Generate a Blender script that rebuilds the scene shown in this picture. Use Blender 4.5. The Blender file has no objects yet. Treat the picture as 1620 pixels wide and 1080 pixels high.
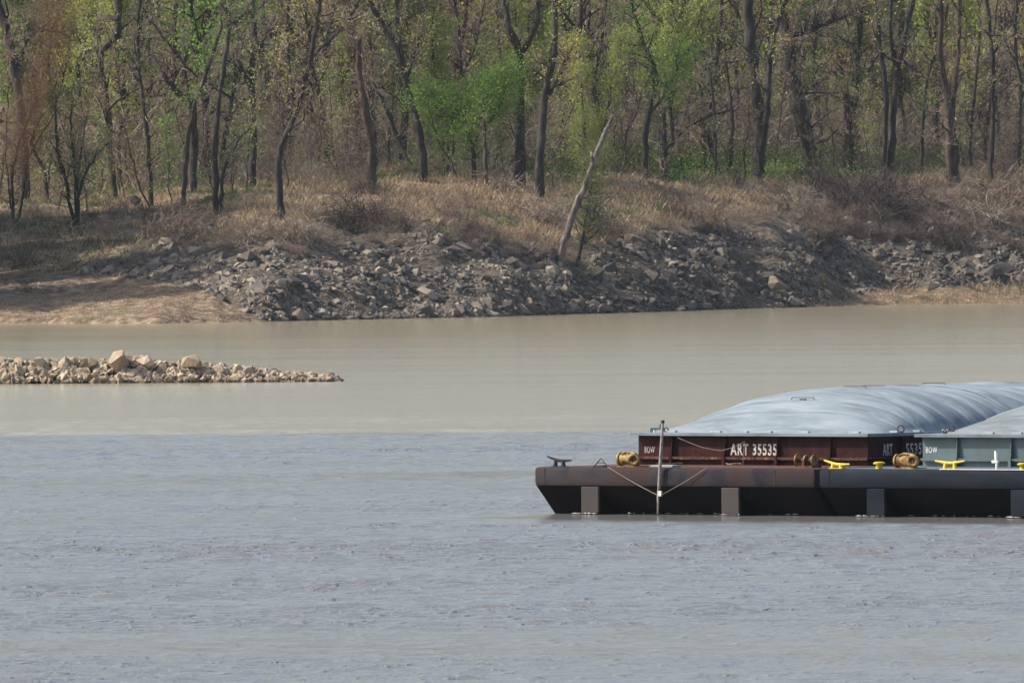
import bpy, bmesh, math, random
import numpy as np
from mathutils import Vector, Matrix
SC = bpy.context.scene
COL = SC.collection
rad = math.radians
# ------------------------------------------------------------------ camera
H = 10.76; F = 25800.0; ROLL = rad(0.40)
cam = bpy.data.cameras.new("camera"); camo = bpy.data.objects.new("camera", cam); COL.objects.link(camo)
cam.sensor_width = 36; cam.lens = F/1620*36; cam.clip_start = 1; cam.clip_end = 9000
pitch = math.atan((540-260)/F)
camo.location = (0, 0, H)
camo.matrix_world = Matrix.Translation((0, 0, H)) @ Matrix.Rotation(rad(90)-pitch, 4, 'X') @ Matrix.Rotation(-ROLL, 4, 'Z')
cam.dof.use_dof = True; cam.dof.focus_distance = 640; cam.dof.aperture_fstop = 13.5
SC.camera = camo
SC.render.resolution_x = 1024; SC.render.resolution_y = 682
# ------------------------------------------------------------------ light
SUN = Vector((-0.75, 0.02, 0.66)).normalized()
el = math.asin(SUN.z); az = math.atan2(SUN.x, SUN.y)
W = bpy.data.worlds.new("World"); SC.world = W; W.use_nodes = True
nt = W.node_tree; bg = nt.nodes["Background"]
sky = nt.nodes.new("ShaderNodeTexSky"); sky.sky_type = 'NISHITA'; sky.sun_disc = False
sky.sun_elevation = el; sky.sun_rotation = az; sky.dust_density = 3.2; sky.air_density = 1.0
nt.links.new(sky.outputs[0], bg.inputs[0]); bg.inputs[1].default_value = 0.15
sl = bpy.data.lights.new("sun", 'SUN'); sl.energy = 4.2; sl.angle = rad(0.5); sl.color = (1, 0.94, 0.85)
so = bpy.data.objects.new("sun", sl); COL.objects.link(so); so.rotation_euler = SUN.to_track_quat('Z', 'Y').to_euler()
SC.view_settings.view_transform = 'Standard'; SC.view_settings.look = 'None'; SC.view_settings.exposure = 0.42
# ------------------------------------------------------------------ helpers
MW = camo.matrix_world.to_3x3()
def ray(px, py):
    return (MW @ Vector(((px-810)/F, (540-py)/F, -1))).normalized()
def at(px, py, Y):
    d = ray(px, py); return Vector((0, 0, H)) + d*(Y/d.y)
def tag(o, label=None, cat=None, group=None, kind=None):
    if label: o['label'] = label
    if cat: o['category'] = cat
    if group: o['group'] = group
    if kind: o['kind'] = kind
    return o
def empty(name, loc=(0, 0, 0), rz=0):
    o = bpy.data.objects.new(name, None); COL.objects.link(o); o.location = loc; o.rotation_euler = (0, 0, rz); return o
def link(name, me, mat=None, parent=None, loc=None):
    o = bpy.data.objects.new(name, me); COL.objects.link(o)
    if mat and not me.materials: me.materials.append(mat)
    if parent: o.parent = parent
    if loc is not None: o.location = loc
    return o
def np_mesh(name, V, Fc, smooth=False):
    """V (n,3); Fc (m,k) all same k"""
    V = np.asarray(V, np.float32); Fc = np.asarray(Fc, np.int32); m, k = Fc.shape
    me = bpy.data.meshes.new(name)
    me.vertices.add(len(V)); me.vertices.foreach_set("co", V.ravel())
    me.loops.add(m*k); me.loops.foreach_set("vertex_index", Fc.ravel())
    me.polygons.add(m); me.polygons.foreach_set("loop_start", np.arange(0, m*k, k, dtype=np.int32))
    me.polygons.foreach_set("loop_total", np.full(m, k, np.int32))
    me.polygons.foreach_set("use_smooth", np.full(m, smooth))
    me.update(calc_edges=True); return me
class MB:
    def __init__(s): s.b = bmesh.new()
    def box(s, x0, x1, y0, y1, z0, z1, bev=0):
        r = bmesh.ops.create_cube(s.b, size=1); vs = r['verts']
        for v in vs: v.co = Vector(((x0+x1)/2+v.co.x*(x1-x0), (y0+y1)/2+v.co.y*(y1-y0), (z0+z1)/2+v.co.z*(z1-z0)))
        if bev:
            es = list({e for v in vs for e in v.link_edges})
            bmesh.ops.bevel(s.b, geom=es, offset=bev, segments=2, affect='EDGES', profile=.5)
        return s
    def cyl(s, p, q, r, r2=None, n=14, cap=True):
        p = Vector(p); q = Vector(q); d = q-p; r2 = r if r2 is None else r2
        M = Matrix.Translation((p+q)/2) @ d.to_track_quat('Z', 'Y').to_matrix().to_4x4()
        bmesh.ops.create_cone(s.b, cap_ends=cap, segments=n, radius1=r, radius2=r2, depth=d.length, matrix=M); return s
    def tube(s, pts, r, n=8):
        pts = [Vector(p) for p in pts]; rs = r if isinstance(r, (list, tuple)) else [r]*len(pts)
        rings = []
        for i, p in enumerate(pts):
            t = (pts[min(i+1, len(pts)-1)]-pts[max(i-1, 0)]).normalized()
            a = t.cross(Vector((0, 0, 1)));  a = a.normalized() if a.length > .05 else Vector((1, 0, 0)); b = t.cross(a)
            rings.append([s.b.verts.new(p+(a*math.cos(k*2*math.pi/n)+b*math.sin(k*2*math.pi/n))*rs[i]) for k in range(n)])
        for A, B in zip(rings, rings[1:]):
            for k in range(n): s.b.faces.new((A[k], A[(k+1) % n], B[(k+1) % n], B[k]))
        s.b.faces.new(rings[0][::-1]); s.b.faces.new(rings[-1]); return s
    def torus(s, c, nrm, R, r, n=20, m=6, arc=1.0):
        c = Vector(c); q = Vector(nrm).to_track_quat('Z', 'Y')
        k = int(n*arc)
        pts = [c+q @ Vector((math.cos(i*2*math.pi*arc/k)*R, math.sin(i*2*math.pi*arc/k)*R, 0)) for i in range(k+1)]
        return s.tube(pts, r, m)
    def prism(s, poly, y0, y1, axis='y'):
        """poly of (a,b); axis y: a=x b=z extruded y0..y1; axis x: a=y,b=z"""
        f = (lambda a, b, t: (a, t, b)) if axis == 'y' else (lambda a, b, t: (t, a, b))
        A = [s.b.verts.new(f(a, b, y0)) for a, b in poly]; B = [s.b.verts.new(f(a, b, y1)) for a, b in poly]
        n = len(poly); s.b.faces.new(A); s.b.faces.new(B[::-1])
        for i in range(n): s.b.faces.new((A[i], B[i], B[(i+1) % n], A[(i+1) % n]))
        return s
    def done(s, name, mat, parent=None, smooth=False):
        bmesh.ops.recalc_face_normals(s.b, faces=s.b.faces)
        me = bpy.data.meshes.new(name); s.b.to_mesh(me); s.b.free()
        if smooth:
            for p in me.polygons: p.use_smooth = True
            try: me.set_sharp_from_angle(angle=rad(40))
            except Exception: pass
        return link(name, me, mat, parent)
# ------------------------------------------------------------------ materials
def mat(name, stops, scale=1.0, detail=6, rough=.85, bump=0, bscale=None, stretch=(1, 1, 1), coord='Object', island=0, spec=.3, metal=0, trans=0, dist=0):
    """procedural: noise -> colour ramp, optional second noise bump"""
    m = bpy.data.materials.new(name); m.use_nodes = True; n = m.node_tree; N = n.nodes; L = n.links; p = N["Principled BSDF"]
    tc = N.new("ShaderNodeTexCoord"); mp = N.new("ShaderNodeMapping"); mp.inputs['Scale'].default_value = stretch
    if coord == 'World':
        g = N.new("ShaderNodeNewGeometry"); L.new(g.outputs['Position'], mp.inputs[0])
    else: L.new(tc.outputs[coord], mp.inputs[0])
    no = N.new("ShaderNodeTexNoise"); no.inputs['Scale'].default_value = scale; no.inputs['Detail'].default_value = detail; no.inputs['Roughness'].default_value = .62
    no.inputs['Distortion'].default_value = dist
    L.new(mp.outputs[0], no.inputs['Vector'])
    cr = N.new("ShaderNodeValToRGB"); e = cr.color_ramp.elements
    st = stops if isinstance(stops[0][1], (tuple, list)) else [(0.3+.4*i/(len(stops)-1), c) for i, c in enumerate(stops)]
    while len(e) < len(st): e.new(.5)
    for el_, (pos, c) in zip(e, st): el_.position = pos; el_.color = (*c, 1)
    if island:
        g2 = N.new("ShaderNodeNewGeometry"); mx = N.new("ShaderNodeMix"); mx.inputs[0].default_value = island
        sc_ = N.new("ShaderNodeMapRange"); sc_.inputs[3].default_value = .25; sc_.inputs[4].default_value = .75
        L.new(g2.outputs['Random Per Island'], sc_.inputs[0])
        L.new(no.outputs[0], mx.inputs[2]); L.new(sc_.outputs[0], mx.inputs[3]); L.new(mx.outputs[0], cr.inputs[0])
    else: L.new(no.outputs[0], cr.inputs[0])
    L.new(cr.outputs[0], p.inputs['Base Color']); p.inputs['Roughness'].default_value = rough; p.inputs['Metallic'].default_value = metal
    p.inputs['Specular IOR Level'].default_value = spec
    if trans: 
        tr = N.new("ShaderNodeBsdfTranslucent"); ms = N.new("ShaderNodeMixShader"); ms.inputs[0].default_value = trans
        L.new(cr.outputs[0], tr.inputs[0]); L.new(p.outputs[0], ms.inputs[1]); L.new(tr.outputs[0], ms.inputs[2]); L.new(ms.outputs[0], N['Material Output'].inputs[0])
    if bump:
        nb = N.new("ShaderNodeTexNoise"); nb.inputs['Scale'].default_value = bscale or scale*3; nb.inputs['Detail'].default_value = 8
        L.new(mp.outputs[0], nb.inputs['Vector']); b = N.new("ShaderNodeBump"); b.inputs['Strength'].default_value = 1; b.inputs['Distance'].default_value = bump
        L.new(nb.outputs[0], b.inputs['Height']); L.new(b.outputs[0], p.inputs['Normal'])
    return m
M = {}
M['rock'] = mat('rock', [(.3, (.09, .072, .056)), (.5, (.19, .157, .122)), (.7, (.38, .32, .245))], 1.2, island=.55, bump=.05, bscale=6)
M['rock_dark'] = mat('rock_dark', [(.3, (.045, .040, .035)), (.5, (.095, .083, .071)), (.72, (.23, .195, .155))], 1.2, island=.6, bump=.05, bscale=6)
M['rock_pale'] = mat('rock_pale', [(.28, (.17, .125, .085)), (.5, (.34, .27, .19)), (.7, (.52, .43, .32))], 1.5, island=.5, bump=.05, bscale=7)
M['bark'] = mat('bark', [(.3, (.014, .012, .011)), (.5, (.034, .029, .026)), (.7, (.085, .072, .062))], 2.6, stretch=(1, 1, .3), bump=.08, bscale=7)
M['bark_brown'] = mat('bark_brown', [(.3, (.022, .016, .013)), (.5, (.058, .041, .032)), (.7, (.13, .095, .072))], 2.6, stretch=(1, 1, .3), bump=.08, bscale=7)
M['bark_dead'] = mat('bark_dead', [(.3, (.05, .042, .036)), (.5, (.13, .11, .095)), (.7, (.27, .235, .205))], 3.2, stretch=(1, 1, .35), bump=.06, bscale=8)
M['bark_pale'] = mat('bark_pale', [(.3, (.09, .07, .055)), (.5, (.22, .18, .145)), (.7, (.38, .33, .28))], 2.0, stretch=(1, 1, .3), bump=.04, bscale=9)
M['twig'] = mat('twig', [(.3, (.13, .10, .08)), (.5, (.25, .20, .155)), (.7, (.45, .37, .29))], .6, island=.5)
M['twig_dark'] = mat('twig_dark', [(.3, (.03, .024, .022)), (.5, (.065, .052, .046)), (.7, (.13, .10, .085))], .6, island=.5)
M['twig_red'] = mat('twig_red', [(.3, (.11, .075, .055)), (.5, (.22, .16, .12)), (.7, (.42, .32, .24))], .6, island=.5)
def wet_foot(m, z0=.02, z1=.22):
    N = m.node_tree.nodes; L = m.node_tree.links; p = N['Principled BSDF']; src = p.inputs['Base Color'].links[0].from_socket
    g = N.new('ShaderNodeNewGeometry'); x = N.new('ShaderNodeSeparateXYZ'); L.new(g.outputs['Position'], x.inputs[0])
    q = N.new('ShaderNodeMapRange'); q.inputs[1].default_value = z0; q.inputs[2].default_value = z1; q.inputs[3].default_value = .38; q.inputs[4].default_value = 1; L.new(x.outputs[2], q.inputs[0])
    mu = N.new('ShaderNodeVectorMath'); mu.operation = 'SCALE'; L.new(src, mu.inputs[0]); L.new(q.outputs[0], mu.inputs['Scale']); L.new(mu.outputs[0], p.inputs['Base Color'])
for k_ in ('rock', 'rock_dark', 'rock_pale'): wet_foot(M[k_])
def leafm(name, a, b, c): return mat(name, [(.3, a), (.5, b), (.7, c)], .35, island=.5, rough=.7, trans=.45)
M['leaf_green'] = leafm('leaf_green', (.10, .19, .03), (.19, .34, .05), (.32, .50, .10))
M['leaf_lime'] = leafm('leaf_lime', (.19, .23, .05), (.31, .36, .085), (.46, .50, .16))
M['leaf_yellow'] = leafm('leaf_yellow', (.30, .28, .05), (.50, .46, .09), (.68, .62, .18))
M['leaf_olive'] = leafm('leaf_olive', (.08, .10, .035), (.15, .18, .06), (.25, .28, .10))
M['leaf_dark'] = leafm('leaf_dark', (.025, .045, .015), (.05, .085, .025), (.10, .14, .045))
M['leaf_dry'] = leafm('leaf_dry', (.15, .10, .06), (.28, .20, .13), (.44, .34, .23))
M['straw'] = mat('straw', [(.3, (.12, .08, .048)), (.46, (.31, .22, .13)), (.64, (.58, .46, .30))], .22, island=.6, trans=.2)
M['straw_green'] = mat('straw_green', [(.3, (.05, .09, .03)), (.5, (.10, .15, .045)), (.72, (.22, .23, .09))], .12, island=.6, trans=.2)
# ------------------------------------------------------------------ terrain
RNG = np.random.default_rng(7)
_ph = RNG.uniform(0, 6.28, (40,)); _k = RNG.normal(0, 1, (40, 2))
def fnoise(X, Y, s, seed=0):
    """smooth pseudo noise ~[-1,1] of feature size s"""
    r = np.random.default_rng(seed); out = 0
    for i in range(9):
        k = r.normal(0, 1, 2); k = k/np.linalg.norm(k)*r.uniform(.5, 2.0)*2*math.pi/s/1.4
        out = out+np.sin(k[0]*X+k[1]*Y+r.uniform(0, 6.28)+.8*np.sin(k[1]*X*.7-k[0]*Y*.6))*.33
    return out
SH = [(-3000, 516), (-400, 513), (0, 511), (250, 511), (420, 508), (600, 504), (760, 501), (900, 497), (1050, 492), (1200, 487), (1320, 484), (1450, 481), (1620, 479), (2000, 475), (4500, 468)]
_sx = []; _sy = []
for px, py in SH:
    d = ray(px, py); t = -H/d.z; _sx.append(d.x*t); _sy.append(d.y*t)
def shoreY(X): return np.interp(X, _sx, _sy)
def groundz(X, Y):
    X = np.asarray(X, float); Y = np.asarray(Y, float)
    t = Y-shoreY(X)+fnoise(X, Y*0, 9, 3)*1.2+fnoise(X, Y*0, 2.5, 4)*.35
    u = X/Y*F+810
    zl = np.interp(t, [-60, -6, 0, .6, 26, 42, 62, 100, 140, 220, 380, 700, 1200], [-3, -.9, -.03, .32, 2.8, 5.1, 6.9, 8.9, 10.6, 12.5, 30, 75, 80])
    zr = np.interp(t, [-60, -5, 0, 9, 22, 36, 62, 108, 200, 380, 700, 1200], [-3, -1.2, -.03, 2.7, 5.3, 6.9, 8.7, 10.6, 12.5, 30, 75, 80])
    zs = np.interp(t, [-60, -6, 0, 10, 14, 29, 44, 62, 108, 200, 380, 700, 1200], [-3, -.9, -.03, .9, 1.5, 5.2, 7.4, 8.7, 10.6, 12.5, 30, 75, 80])
    w = np.clip((u-230)/230, 0, 1); w = w*w*(3-2*w)
    w2 = np.clip((u-1230)/160, 0, 1); w2 = w2*w2*(3-2*w2)
    z = zl*(1-w)+zr*w*(1-w2)+zs*w2
    a = np.clip(t/20, 0, 1)
    z = z+a*(fnoise(X, Y, 14, 5)*.28+fnoise(X, Y, 5, 6)*.10)+np.clip((t-150)/200, 0, 1)*fnoise(X, Y, 60, 8)*2
    z = z+np.clip(t/6, 0, 1)*np.clip((44-t)/14, 0, 1)*(fnoise(X, Y*.35, 6, 15)*.36+fnoise(X, Y*.5, 2.6, 16)*.18)*w
    near = np.interp(Y, [-200, 12, 60], [9, 9, -3])
    return np.where(Y < 700, near, z)
def hit(px, py):
    """where the line of sight through a pixel meets the ground"""
    d = ray(px, py); Y = np.arange(1080, 1900, .5); k = Y/d.y
    X = d.x*k; Z = H+d.z*k; g = groundz(X, Y); i = np.argmax(Z <= g)
    if not (Z <= g).any(): i = 500
    return Vector((X[i], Y[i], float(g[i])))
def grid(xs, ys, fz):
    X, Y = np.meshgrid(xs, ys); Z = fz(X, Y); V = np.stack([X, Y, Z], -1).reshape(-1, 3)
    nx = len(xs); ny = len(ys); i = np.arange(nx-1); j = np.arange(ny-1)
    I, J = np.meshgrid(i, j); a = (J*nx+I).ravel(); return V, np.stack([a, a+1, a+1+nx, a+nx], -1)
xs = np.concatenate([np.linspace(-850, -75, 30), np.arange(-70, 75, .6), np.linspace(80, 850, 30)])
ys = np.concatenate([np.linspace(-180, 900, 30), np.linspace(930, 1080, 12), np.arange(1085, 1330, .7), np.linspace(1334, 1500, 50), np.linspace(1510, 2350, 40)])
V, Fc = grid(xs, ys, groundz)
def ground_mat():
    m = bpy.data.materials.new('bank_soil'); m.use_nodes = True; n = m.node_tree; N = n.nodes; L = n.links; p = N["Principled BSDF"]
    g = N.new("ShaderNodeNewGeometry")
    def noise(s, d=8):
        a = N.new("ShaderNodeTexNoise"); a.inputs['Scale'].default_value = s; a.inputs['Detail'].default_value = d; L.new(g.outputs['Position'], a.inputs['Vector']); return a
    def ramp(src, st):
        c = N.new("ShaderNodeValToRGB"); e = c.color_ramp.elements
        while len(e) < len(st): e.new(.5)
        for q, (a, b) in zip(e, st): q.position = a; q.color = (*b, 1)
        L.new(src, c.inputs[0]); return c
    a = ramp(noise(1.3).outputs[0], [(.3, (.09, .063, .042)), (.5, (.20, .145, .10)), (.7, (.36, .28, .19))])
    b = ramp(noise(.9).outputs[0], [(.35, (.05, .07, .02)), (.65, (.12, .13, .05))])
    k = ramp(noise(.06, 5).outputs[0], [(.63, (0, 0, 0)), (.74, (1, 1, 1))])
    mx = N.new("ShaderNodeMix"); mx.data_type = 'RGBA'; L.new(k.outputs[0], mx.inputs[0]); L.new(a.outputs[0], mx.inputs[6]); L.new(b.outputs[0], mx.inputs[7])
    at2 = N.new('ShaderNodeAttribute'); at2.attribute_name = 'stony'; st_ = ramp(noise(2.2).outputs[0], [(.35, (.035, .030, .026)), (.65, (.17, .135, .10))])
    m2 = N.new("ShaderNodeMix"); m2.data_type = 'RGBA'; L.new(at2.outputs['Fac'], m2.inputs[0]); L.new(mx.outputs[2], m2.inputs[6]); L.new(st_.outputs[0], m2.inputs[7])
    L.new(m2.outputs[2], p.inputs['Base Color']); p.inputs['Roughness'].default_value = .95; p.inputs['Specular IOR Level'].default_value = .1
    bm_ = N.new("ShaderNodeBump"); bm_.inputs['Distance'].default_value = .25; L.new(noise(2.5).outputs[0], bm_.inputs['Height']); L.new(bm_.outputs[0], p.inputs['Normal'])
    return m
top_line = [(-60, 470), (140, 428), (200, 392), (250, 376), (330, 366), (420, 372), (500, 368), (560, 356), (700, 358), (800, 378), (880, 392), (960, 372), (1040, 352), (1130, 345), (1200, 332), (1320, 322), (1400, 316), (1500, 330), (1640, 336)]
bot_line = [(-60, 470), (140, 432), (230, 440), (330, 462), (400, 500), (430, 512), (1240, 512), (1300, 480), (1400, 458), (1500, 452), (1660, 446)]
tx, ty = zip(*top_line); bx, by = zip(*bot_line)
gme = np_mesh('ground', V, Fc, True)
# where broken stone lies on the soil: a mask over the bank face
_Y = np.maximum(V[:, 1], 1); _u = 810+F*V[:, 0]/_Y; _s = 260+F*(H-V[:, 2])/_Y-.007*(_u-810)
_w = np.clip((_s-np.interp(_u, tx, ty)+8)/16, 0, 1)*np.clip((np.interp(_u, bx, by)-_s+6)/12, 0, 1)*(V[:, 1] > 900)*(V[:, 1] < shoreY(V[:, 0])+70)
at_ = gme.attributes.new('stony', 'FLOAT', 'POINT'); at_.data.foreach_set('value', _w.astype(np.float32))
tag(link('ground', gme, ground_mat()), kind='structure', label='brown grassy river bank rising to wooded ground')
# ------------------------------------------------------------------ water
def waves(X, Y):
    r = np.random.default_rng(11)
    edge = 660+fnoise(X, Y*.2, 30, 21)*7+fnoise(X, Y*.5, 9, 22)*3
    chop = 1/(1+np.exp((Y-edge)/3.))
    gust = .75+.45*fnoise(X/3.2, Y, 46, 31)+.35*fnoise(X/4, Y, 17, 32)
    gust = np.clip(gust, .2, 1.6)
    amp = chop*gust+(1-chop)*np.interp(Y, [660, 1120], [1, .25])*(.14+.06*fnoise(X/4, Y, 25, 33))
    bw = .6*.68+.8*503; lee = np.clip((bw-5-(.6*X+.8*Y))/8, 0, 1); side = np.clip((.8*X-.6*Y+301.3+1.5)/3, 0, 1); front = ((.6*X+.8*Y) < bw+1.2)
    amp = amp*(1-side*(1-lee)*front*.95)   # slack water pushed up under the raked bows
    z = 0
    for i in range(36):
        lam = .62*(1.5/.62)**r.uniform(0, 1); th = rad(-84)+r.normal(0, .38); k = 2*math.pi/lam
        z = z+np.sin(k*(math.cos(th)*X+math.sin(th)*Y)+r.uniform(0, 6.28))*lam**.9
    z = z*.0062*amp
    return z-.02
xs = np.concatenate([np.linspace(-850, -70, 14), np.linspace(-65, -46, 16), np.arange(-42, 42.1, .27), np.linspace(46, 65, 16), np.linspace(70, 850, 14)])
ys = np.concatenate([np.linspace(40, 290, 20), np.arange(305, 560, .21), np.arange(560, 700, .4), np.arange(700, 1330, 1.0), np.linspace(1335, 2300, 20)])
V, Fc = grid(xs, ys, waves)
def water_mat():
    m = bpy.data.materials.new('river_water'); m.use_nodes = True; n = m.node_tree; N = n.nodes; L = n.links; p = N["Principled BSDF"]
    g = N.new("ShaderNodeNewGeometry")
    mp = N.new("ShaderNodeMapping"); mp.inputs['Scale'].default_value = (1, .7, 1); L.new(g.outputs['Position'], mp.inputs[0])
    a = N.new("ShaderNodeTexNoise"); a.inputs['Scale'].default_value = .95; a.inputs['Detail'].default_value = 8; a.inputs['Roughness'].default_value = .74; L.new(mp.outputs[0], a.inputs['Vector'])
    mp2 = N.new("ShaderNodeMapping"); mp2.inputs['Scale'].default_value = (.012, .075, 1); L.new(g.outputs['Position'], mp2.inputs[0])
    b = N.new("ShaderNodeTexNoise"); b.inputs['Scale'].default_value = 1; b.inputs['Detail'].default_value = 5; L.new(mp2.outputs[0], b.inputs['Vector'])
    sx = N.new("ShaderNodeSeparateXYZ"); L.new(g.outputs['Position'], sx.inputs[0])
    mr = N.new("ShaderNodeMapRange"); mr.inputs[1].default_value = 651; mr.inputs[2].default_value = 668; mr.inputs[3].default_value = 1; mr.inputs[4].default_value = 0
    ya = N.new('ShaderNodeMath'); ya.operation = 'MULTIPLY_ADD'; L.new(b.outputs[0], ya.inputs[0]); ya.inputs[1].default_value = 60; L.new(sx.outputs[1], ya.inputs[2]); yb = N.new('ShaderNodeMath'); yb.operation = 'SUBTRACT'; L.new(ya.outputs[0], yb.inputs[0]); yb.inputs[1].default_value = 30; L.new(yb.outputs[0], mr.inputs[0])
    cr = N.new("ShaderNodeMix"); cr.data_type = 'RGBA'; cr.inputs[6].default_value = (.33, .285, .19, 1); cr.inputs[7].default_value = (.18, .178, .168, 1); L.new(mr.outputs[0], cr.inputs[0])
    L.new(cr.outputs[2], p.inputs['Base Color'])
    p.inputs['IOR'].default_value = 1.33; p.inputs['Roughness'].default_value = .12
    bp = N.new("ShaderNodeBump"); bp.inputs['Strength'].default_value = 1
    bd = N.new("ShaderNodeMath"); bd.operation = 'MULTIPLY_ADD'; L.new(mr.outputs[0], bd.inputs[0]); bd.inputs[1].default_value = .10; fy = N.new('ShaderNodeMapRange'); fy.inputs[1].default_value = 680; fy.inputs[2].default_value = 1150; fy.inputs[3].default_value = .05; fy.inputs[4].default_value = .012; L.new(sx.outputs[1], fy.inputs[0]); L.new(fy.outputs[0], bd.inputs[2])
    gm = N.new('ShaderNodeMapRange'); gm.inputs[1].default_value = .35; gm.inputs[2].default_value = .65; gm.inputs[3].default_value = .6; gm.inputs[4].default_value = 1.5; L.new(b.outputs[0], gm.inputs[0])
    bm2 = N.new('ShaderNodeMath'); bm2.operation = 'MULTIPLY'; L.new(bd.outputs[0], bm2.inputs[0]); L.new(gm.outputs[0], bm2.inputs[1]); 
    def dotc(vec, lo, hi, a0, a1):
        q = N.new('ShaderNodeVectorMath'); q.operation = 'DOT_PRODUCT'; L.new(g.outputs['Position'], q.inputs[0]); q.inputs[1].default_value = vec
        r_ = N.new('ShaderNodeMapRange'); r_.inputs[1].default_value = lo; r_.inputs[2].default_value = hi; r_.inputs[3].default_value = a0; r_.inputs[4].default_value = a1; L.new(q.outputs['Value'], r_.inputs[0]); return r_
    le = dotc((.6, .8, 0), 402.8-13, 402.8-5, 0, .96); sd = dotc((.8, -.6, 0), -302.8, -299.8, 0, 1)
    ml = N.new('ShaderNodeMath'); ml.operation = 'MULTIPLY'; L.new(le.outputs[0], ml.inputs[0]); L.new(sd.outputs[0], ml.inputs[1])
    om = N.new('ShaderNodeMath'); om.operation = 'SUBTRACT'; om.inputs[0].default_value = 1; L.new(ml.outputs[0], om.inputs[1])
    bm3 = N.new('ShaderNodeMath'); bm3.operation = 'MULTIPLY'; L.new(bm2.outputs[0], bm3.inputs[0]); L.new(om.outputs[0], bm3.inputs[1]); L.new(bm3.outputs[0], bp.inputs['Distance']); mp3 = N.new("ShaderNodeMapping"); mp3.inputs['Scale'].default_value = (1.0, .55, 1); L.new(g.outputs['Position'], mp3.inputs[0])
    w_ = N.new("ShaderNodeTexNoise"); w_.inputs['Scale'].default_value = 1.9; w_.inputs['Detail'].default_value = 3; w_.inputs['Distortion'].default_value = .4; L.new(mp3.outputs[0], w_.inputs['Vector'])
    wr = N.new('ShaderNodeMapRange'); wr.interpolation_type = 'SMOOTHSTEP'; wr.inputs[1].default_value = .52; wr.inputs[2].default_value = .74; wr.inputs[3].default_value = 0; wr.inputs[4].default_value = .45; L.new(w_.outputs[0], wr.inputs[0])
    hs = N.new('ShaderNodeMath'); hs.operation = 'ADD'; L.new(a.outputs[0], hs.inputs[0]); L.new(wr.outputs[0], hs.inputs[1]); L.new(hs.outputs[0], bp.inputs['Height']); L.new(bp.outputs[0], p.inputs['Normal'])
    return m
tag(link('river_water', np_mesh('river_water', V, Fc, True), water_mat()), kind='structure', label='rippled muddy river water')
# ------------------------------------------------------------------ barges
def pm(name, base, stain, scale=.8, rough=.6, lo=.42, hi=.62, stretch=(1, 1, 1), third=None, bump=.004):
    st = [(lo, base), (hi, stain)]
    if third: st = [(lo-.12, third)]+st
    return mat(name, st, scale, rough=rough, stretch=stretch, bump=bump, bscale=5, dist=.6, detail=8)
M['rust_hull'] = pm('rust_hull', (.042, .037, .041), (.050, .031, .027), 1.1, .8, lo=.48, hi=.60, third=(.026, .024, .030), stretch=(1, 1, .8))
M['black_hull'] = pm('black_hull', (.005, .005, .007), (.010, .008, .008), .7, .9)
M['post1'] = pm('post_rust', (.046, .044, .047), (.062, .042, .036), 1.2, .8)
M['maroon'] = pm('maroon_paint', (.026, .010, .011), (.050, .017, .014), 2.4, .7, third=(.012, .006, .008), stretch=(1, 1, .3))
M['rust'] = mat('rust', [(.35, (.035, .016, .013)), (.52, (.085, .034, .024)), (.68, (.22, .10, .055))], 5, rough=.9)
M['navy_hull'] = pm('navy_hull', (.008, .012, .019), (.015, .020, .027), .6, .65, third=(.010, .013, .019), stretch=(1, 1, 3))
M['navy_dark'] = pm('navy_dark', (.003, .004, .006), (.006, .007, .010), .8, .9)
M['teal'] = pm('grey_teal_paint', (.105, .150, .162), (.08, .115, .122), .9, .5)
M['cover_blue'] = pm('cover_blue', (.22, .265, .295), (.135, .165, .185), .9, .6, lo=.45, hi=.68, third=(.26, .30, .325), stretch=(.5, 2.6, 1), bump=.02)
M['cover_grey'] = pm('cover_grey', (.205, .235, .25), (.14, .16, .168), .9, .5, stretch=(.5, 2.6, 1), bump=.02)
M['yellow'] = mat('yellow_paint', [(.42, (.10, .045, .02)), (.52, (.26, .17, .045)), (.66, (.38, .28, .07))], 5, rough=.6, detail=9)
M['yellow_new'] = mat('fresh_yellow_paint', [(.25, (.45, .32, .02)), (.4, (.62, .47, .03))], 5, rough=.5)
M['yellow_brown'] = mat('worn_ochre_paint', [(.38, (.10, .045, .015)), (.52, (.28, .16, .05)), (.65, (.42, .28, .11))], 6, rough=.7, detail=9)
M['white'] = mat('white_paint', [(.3, (.62, .62, .58)), (.6, (.8, .8, .77))], 6, rough=.5)
for k_ in ('black_hull', 'navy_dark', 'navy_hull', 'rust_hull', 'maroon'): M[k_].node_tree.nodes['Principled BSDF'].inputs['Specular IOR Level'].default_value = .08
for k_ in ('cover_blue', 'cover_grey'): M[k_].node_tree.nodes['Principled BSDF'].inputs['Specular IOR Level'].default_value = .12; M[k_].node_tree.nodes['Principled BSDF'].inputs['Roughness'].default_value = .85
M['letter'] = mat('worn_white_letters', [(.36, (.12, .06, .05)), (.46, (.42, .39, .35)), (.62, (.58, .55, .50))], 9, rough=.6)
M['rope'] = mat('rope', [(.3, (.15, .125, .105)), (.6, (.28, .24, .205))], 20, rough=.9)
M['pole'] = mat('pole_paint', [(.35, (.14, .10, .08)), (.5, (.30, .27, .245)), (.7, (.42, .39, .36))], 6, rough=.6, stretch=(3, 3, 1))
M['dark'] = mat('dark_metal', [(.3, (.02, .02, .022)), (.6, (.05, .05, .05))], 6, rough=.6)
M['light_teal'] = mat('dark_teal_paint', [(.3, (.02, .06, .08)), (.6, (.04, .10, .13))], 6, rough=.5)
M['galv'] = mat('galvanised', [(.3, (.22, .24, .23)), (.6, (.32, .34, .33))], 6, rough=.6)
M['cover_patch'] = mat('grey_latch', [(.3, (.24, .28, .31)), (.6, (.32, .37, .40))], 6, rough=.6)
BW = 10.67; ROT = -math.atan2(.6, .8)
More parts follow.
